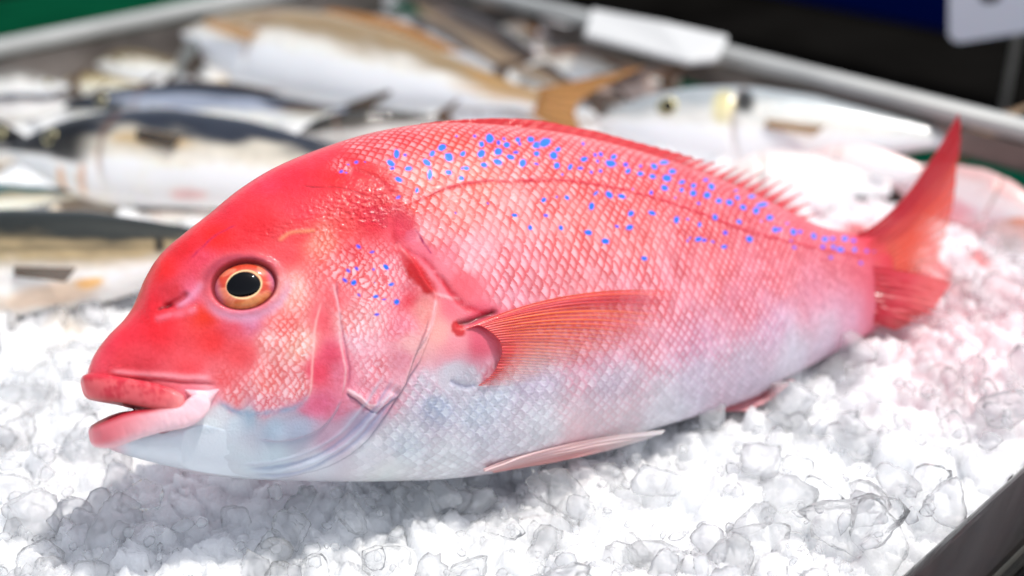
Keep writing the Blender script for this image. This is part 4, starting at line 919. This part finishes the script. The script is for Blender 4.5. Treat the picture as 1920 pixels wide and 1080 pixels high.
# ================================================================== THE OTHER FISH
def other_fish(label, h, t, z, depth, lean, style, back, flank, belly, eye=None, pect=None, tail=True, group='silver fish heaped behind the red fish', thick=.32, spots=(), finc=(90, 66, 40), stripes=0, zt_=None, belly_bulge=1.1, headc=None, headlen=.26, dorsal=False):
    D0 = depth * np.linalg.norm(ground((h[0] + t[0]) / 2, (h[1] + t[1]) / 2, 0) - cC) / FPX; z = -.018 + .42 * D0 + max(0, z - .02) * .8
    Hw, Tw = ground(*h, z), ground(*t, z)
    X_ = Tw - Hw; L = np.linalg.norm(X_); X_ /= L
    hz = np.cross([0, 0, 1.], X_); hz /= np.linalg.norm(hz)
    if hz[1] < 0: hz = -hz
    l_ = math.radians(lean * .72); Y_ = math.cos(l_) * np.array([0, 0, 1.]) + math.sin(l_) * hz; Y_ -= X_ * (Y_ @ X_); Y_ /= np.linalg.norm(Y_)
    Z_ = np.cross(X_, Y_); 
    fl = 1.0
    if Z_[2] < 0: Z_ = -Z_
    zc_ = ((Hw + Tw) / 2 - cC) @ cD; D_ = depth * zc_ / FPX * .98
    Mx = Matrix([[X_[i], Y_[i], Z_[i], Hw[i]] for i in range(3)] + [[0, 0, 0, 1]])
    root = empty('silver_fish', Mx, label, 'fish', group)
    ns, nr = 110, 72
    xs = np.linspace(0, 1, ns) ** 1.15
    prof = np.interp(xs, [0, .02, .06, .14, .25, .4, .6, .8, .93, 1.0], [.03, .16, .38, .66, .88, 1.0, .86, .5, .24, .2])
    pb = np.interp(xs, [0, .02, .06, .14, .25, .4, .6, .8, .93, 1.0], [.05, .18, .36, .62, .90, 1.0, .84, .46, .22, .2]) * belly_bulge
    wd = np.interp(xs, [0, .05, .15, .3, .5, .75, 1], [.05, .35, .75, 1, .92, .5, .1]) * D_ * thick
    k5 = np.ones(7) / 7; pad = lambda a: np.convolve(np.r_[[a[0]] * 3, a, [a[-1]] * 3], k5, 'valid')
    prof, pb, wd = pad(prof), pad(pb), pad(wd)
    ph = np.linspace(0, 2 * math.pi, nr, endpoint=False); c, s = np.cos(ph), np.sin(ph)
    yy = np.where(c[None] > 0, prof[:, None], pb[:, None]) * c[None] * D_ / 2
    zz = wd[:, None] * np.sign(s)[None] * np.abs(s)[None] ** .85
    XX = np.broadcast_to((xs * L)[:, None], yy.shape)
    gill = np.exp(-((XX / L - headlen - .03 * np.cos(ph)[None] ** 2) / .008) ** 2)
    P = np.stack([XX, yy, zz * (1 - .10 * gill)], -1).reshape(-1, 3)
    X1, S1 = np.repeat(xs, nr), np.tile(c, ns)
    n_ = fbm(X1 * 9 + depth, S1 * 3, o=3)
    k1 = smooth(.0, .5, S1 + .45 * n_)[:, None]; k2 = smooth(.0, -.45, S1 + .25 * n_)[:, None]
    back, flank, belly = lin(back), lin(flank), lin(belly)
    cl = flank[None] * (1 - k1) + back[None] * k1; cl = cl * (1 - k2) + belly[None] * k2
    if stripes:
        sb = (np.sin(S1 * stripes) > .2) * smooth(-.3, .2, S1) * .5; cl = cl * (1 - sb[:, None]) + back[None] * sb[:, None]
    if headc is not None:
        kh = (smooth(headlen + .02, headlen - .08, X1) * smooth(-.62, -.22, S1 + .5 * n_) * .97)[:, None]; cl = cl * (1 - kh) + .5 * lin(headc)[None] * kh
    gk = gill.ravel() * smooth(-1, -.3, S1) * .6; cl = cl * (1 - gk[:, None]) + lin([120, 80, 60])[None] * gk[:, None]
    for sx, sy, rx, ry, sc_, sk in spots:
        g_ = (smooth(1.3, .6, np.hypot((X1 - sx) / rx, (S1 - sy) / ry) + .5 * n_) * sk)[:, None]; cl = cl * (1 - g_) + lin(sc_)[None] * g_
    cl = cl * (1 + .18 * fbm(X1 * 60, S1 * 16, o=2) + .2 * n_)[:, None]
    mt = np.interp(np.clip(S1, -1, 1), [-1, -.3, .3, 1], [.1, .3, .5, .3])
    mesh_obj('body', P, grid_faces(ns, nr, True), M_BG, root, {'col': np.clip(cl * (1 + .25 * k2), .005, .92), 'met': mt * .4})
    if eye is not None:
        ex, ey, er_ = eye; i = np.argmin(np.abs(xs - ex)); e0 = np.array([ex * L, ey * D_ / 2 * prof[i], wd[i] * math.sqrt(max(0, 1 - ey * ey)) ** .85])
        er_ = er_ * D_; a_ = np.linspace(0, 2 * math.pi, 28, endpoint=False); r_ = np.linspace(0, 1, 10)
        Q = np.stack([np.outer(r_, np.cos(a_)), np.outer(r_, np.sin(a_)), np.repeat(np.sqrt(1 - .96 * r_ ** 2)[:, None] * .55 - .2, 28, 1)], -1).reshape(-1, 3)
        Rr_ = np.repeat(r_, 28); ec_ = mix(lin([206, 196, 150])[None], lin([60, 56, 50])[None], smooth(.75, 1, Rr_))
        eo = mesh_obj('eye', e0 + Q * er_, grid_faces(10, 28, True), M_EYE, root, {'col': ec_, 'met': np.full(280, .4)})
        rp = r_ * .6; Q2 = np.stack([np.outer(rp, np.cos(a_)), np.outer(rp, np.sin(a_)), np.repeat(np.sqrt(1 - .96 * rp ** 2)[:, None] * .55 - .2 + .05 * (1 - r_[:, None] ** 4), 28, 1)], -1).reshape(-1, 3)
        mesh_obj('pupil', e0 + Q2 * er_, grid_faces(10, 28, True), M_PUPIL, eo)
    fc = lin(finc)
    def flatfin(nm, base, tip, nrays=9, al=.9, col=None):
        cc = fc if col is None else lin(col)
        f_ = lambda S, T, R: mix(cc[None], (cc * 1.8 + .05)[None], smooth(.3, 1, R))
        return fin(nm, [np.array(q) for q in base], [np.array(q) for q in tip], f_, lambda S, T, R: np.full(len(S), al), nrays=nrays, na=nrays * 5, nj=16, ridge=.0006, parent=root, thick=.0008, seed=nrays)
    if tail:
        e = D_ * .12
        flatfin('tail_fin', [(L * .985, e, 0), (L * .995, 0, 0), (L * .985, -e, 0)], [(L * 1.2, D_ * .5, .004), (L * 1.09, 0, .002), (L * 1.2, -D_ * .5, .004)], 12)
    if pect:
        px_, py_, pl_ = pect[:3]; zf = D_ * thick * 1.03
        flatfin('pectoral_fin', [(L * px_, D_ * (py_ + .04), zf), (L * px_, D_ * (py_ - .05), zf)], [(L * (px_ + pl_), D_ * (py_ - .02), zf * .95 + .004), (L * (px_ + pl_ * .8), D_ * (py_ - .14), zf * .9 + .004)], 8, al=.6, col=pect[3] if len(pect) > 3 else None)
    if dorsal:
        flatfin('dorsal_fin', [(L * .35, D_ * .48, 0), (L * .5, D_ * .47, 0), (L * .72, D_ * .32, 0)], [(L * .4, D_ * .58, 0), (L * .58, D_ * .56, 0), (L * .78, D_ * .36, 0)], 14)
    return root
W_ = (236, 232, 222); K_ = (24, 26, 30)
other_fish('big cream white fish with tan back edge, largest at the top', (345, 62), (1010, 190), .030, 190, 62, 0, (150, 128, 96), (244, 240, 230), (248, 246, 242), eye=None, pect=(.12, .04, .18, (190, 150, 90)), finc=(176, 130, 70), spots=[(.95, .3, .14, 1.2, (176, 136, 80), .8)], thick=.30, dorsal=True)
other_fish('black headed fish with white cheek and belly nearest the left edge', (18, 282), (760, 322), .012, 200, 58, 0, (40, 46, 58), (222, 214, 196), (240, 236, 230), eye=(.13, .25, .085), pect=(.36, .12, .12, (40, 40, 46)), headc=K_, headlen=.27, spots=[(.17, -.8, .010, .22, (216, 150, 80), .7), (.23, -.7, .010, .3, (206, 140, 80), .6), (.40, .15, .1, .16, (200, 160, 90), .6), (.5, -.8, .05, .1, (190, 100, 110), .5)])
other_fish('blue grey backed fish lying behind the black headed one', (112, 202), (650, 208), .030, 100, 55, 0, (34, 44, 60), (150, 158, 176), (226, 224, 214), eye=(.16, .2, .11), pect=(.34, -.1, .1, (206, 206, 206)), headc=(16, 20, 28), finc=(70, 52, 26), headlen=.28, spots=[(.45, .25, .3, .2, (176, 184, 200), .7), (.85, -.1, .12, .5, (90, 66, 30), .8)], dorsal=True)
other_fish('dark head with shining eye cut off by the left edge', (62, 272), (-330, 235), .02, 110, 55, 0, (16, 22, 34), (60, 66, 82), (210, 206, 200), eye=(.13, .3, .12), headc=(10, 14, 24), headlen=.3)
other_fish('grey mullet with golden stripes and dark back in front at left', (-330, 512), (500, 462), .006, 205, 52, 0, (36, 40, 38), (176, 156, 118), (224, 220, 214), pect=(.44, -.16, .14, (78, 58, 34)), stripes=20, spots=[(.755, .15, .010, .28, (16, 18, 18), .95), (.60, -.62, .03, .1, (230, 170, 70), .8), (.5, -.75, .12, .2, (196, 150, 90), .5)], headlen=.2)
other_fish('thin silver fish with teal back above the striped mullet', (-260, 384), (170, 362), .014, 66, 50, 0, (40, 86, 90), (170, 158, 130), (236, 226, 206), stripes=16)
other_fish('sliver of a pale fish between the mullet and white belly', (215, 404), (520, 398), .008, 34, 50, 0, (60, 56, 52), (216, 200, 186), (232, 220, 210), tail=False)
other_fish('silver fish with big bright eye and black gill spot at right', (1120, 225), (1800, 262), .030, 165, 56, 0, (160, 166, 168), (226, 224, 216), (240, 238, 236), eye=(.20, .28, .13), pect=(.47, -.05, .16, (160, 124, 66)), headlen=.38, finc=(176, 150, 120), spots=[(.41, .45, .025, .35, (16, 18, 20), .95), (.35, .3, .03, .5, (216, 200, 120), .6)], group='pale fish heaped at the right')
other_fish('plump white bellied fish beside the red dorsal fin', (1330, 352), (1668, 352), .026, 150, 56, 0, (232, 220, 214), (240, 236, 232), (240, 232, 230), group='pale fish heaped at the right', finc=(120, 40, 44), tail=False, spots=[(.93, .4, .08, .5, (120, 126, 140), .7)])
other_fish('pinkish white fish with blood tinged belly at the right edge', (1960, 412), (1640, 318), .030, 120, 56, 0, (224, 180, 176), (240, 222, 220), (240, 206, 206), group='pale fish heaped at the right', finc=(200, 130, 110), tail=False, spots=[(.5, -.6, .2, .3, (206, 130, 140), .6)], eye=None)
other_fish('pale pink fish lying lowest at the right edge', (2060, 500), (1790, 402), .024, 90, 56, 0, (206, 140, 120), (232, 196, 190), (238, 210, 206), group='pale fish heaped at the right', finc=(206, 130, 90), tail=False)
o_ = [((700, 30), (930, 128), 72, (60, 50, 44), (226, 222, 218), (238, 236, 234), 'white fish with dark back behind the big cream fish', None),
      ((770, -6), (1100, 178), 70, (46, 34, 26), (96, 76, 58), (176, 150, 120), 'dark brown fish lying across the top middle', None),
      ((890, 4), (1040, 96), 66, (150, 104, 60), (226, 200, 174), (236, 222, 208), 'small tan and cream fish at the top middle', None),
      ((985, 118), (1240, 150), 84, (120, 92, 70), (232, 226, 214), (238, 234, 226), 'rounded white fish below the paper parcel', None),
      ((1080, 178), (1330, 132), 66, (60, 44, 38), (142, 118, 106), (190, 170, 160), 'dull grey brown fish left of the bright eye', None),
      ((1340, 160), (1110, 88), 40, (90, 46, 36), (150, 110, 100), (206, 180, 176), 'reddish brown fish tucked under the paper parcel', None),
      ((640, -30), (900, 20), 60, (70, 60, 56), (200, 190, 184), (230, 226, 222), 'pale fish cut off by the top edge', None),
      ((420, 20), (320, 150), 80, (90, 92, 88), (206, 206, 200), (226, 224, 218), 'grey white fish tail on left of the big cream fish', None),
      ((180, 120), (350, 128), 64, (110, 96, 70), (222, 216, 200), (232, 228, 220), 'cream fish head poking up by the left rim', (.3, .1, .12)),
      ((110, 158), (270, 160), 44, (140, 120, 70), (216, 206, 176), (228, 222, 206), 'small yellowish fish behind the blue grey back', None),
      ((-60, 165), (130, 160), 70, (120, 116, 110), (216, 214, 208), (230, 226, 220), 'white fish at the far left below the rim', (.8, .1, .1)),
      ((-90, 215), (160, 190), 60, (40, 44, 54), (190, 186, 184), (222, 218, 212), 'silver fish with dark back at the far left', None),
      ((560, 250), (820, 222), 70, (20, 20, 20), (60, 54, 46), (190, 186, 180), 'dark fish tail right of the blue grey fish', None),
      ((820, 210), (1140, 236), 60, (160, 150, 140), (226, 224, 222), (234, 232, 230), 'white fish just behind the red dorsal ridge', None)]
o_ += [((960, 60), (1180, 190), 60, (50, 40, 34), (190, 176, 160), (240, 236, 230), 'white bellied fish with dark back pointing down to the red dorsal ridge', (.14, .2, .12)),
       ((700, 90), (960, 200), 56, (40, 34, 30), (120, 104, 88), (226, 218, 206), 'slim dark fish along the lower edge of the cream one', None),
       ((1060, 20), (1000, 110), 60, (206, 196, 196), (236, 230, 230), (240, 236, 236), 'pinkish white fish tail beside the paper parcel', None),
       ((1420, 210), (1640, 250), 56, (150, 120, 90), (240, 232, 226), (246, 240, 236), 'pale fish with brown back under the bright eyed one', None),
       ((1500, 300), (1760, 330), 90, (236, 210, 206), (246, 232, 230), (246, 226, 226), 'rosy white fish just left of the tail fin', None)]
for h, t, d_, b1_, f1_, w1_, lab, ey in o_:
    other_fish(lab, h, t, .042, d_, 56, 0, b1_, f1_, w1_, eye=ey, group='small mixed fish at the back of the tray')
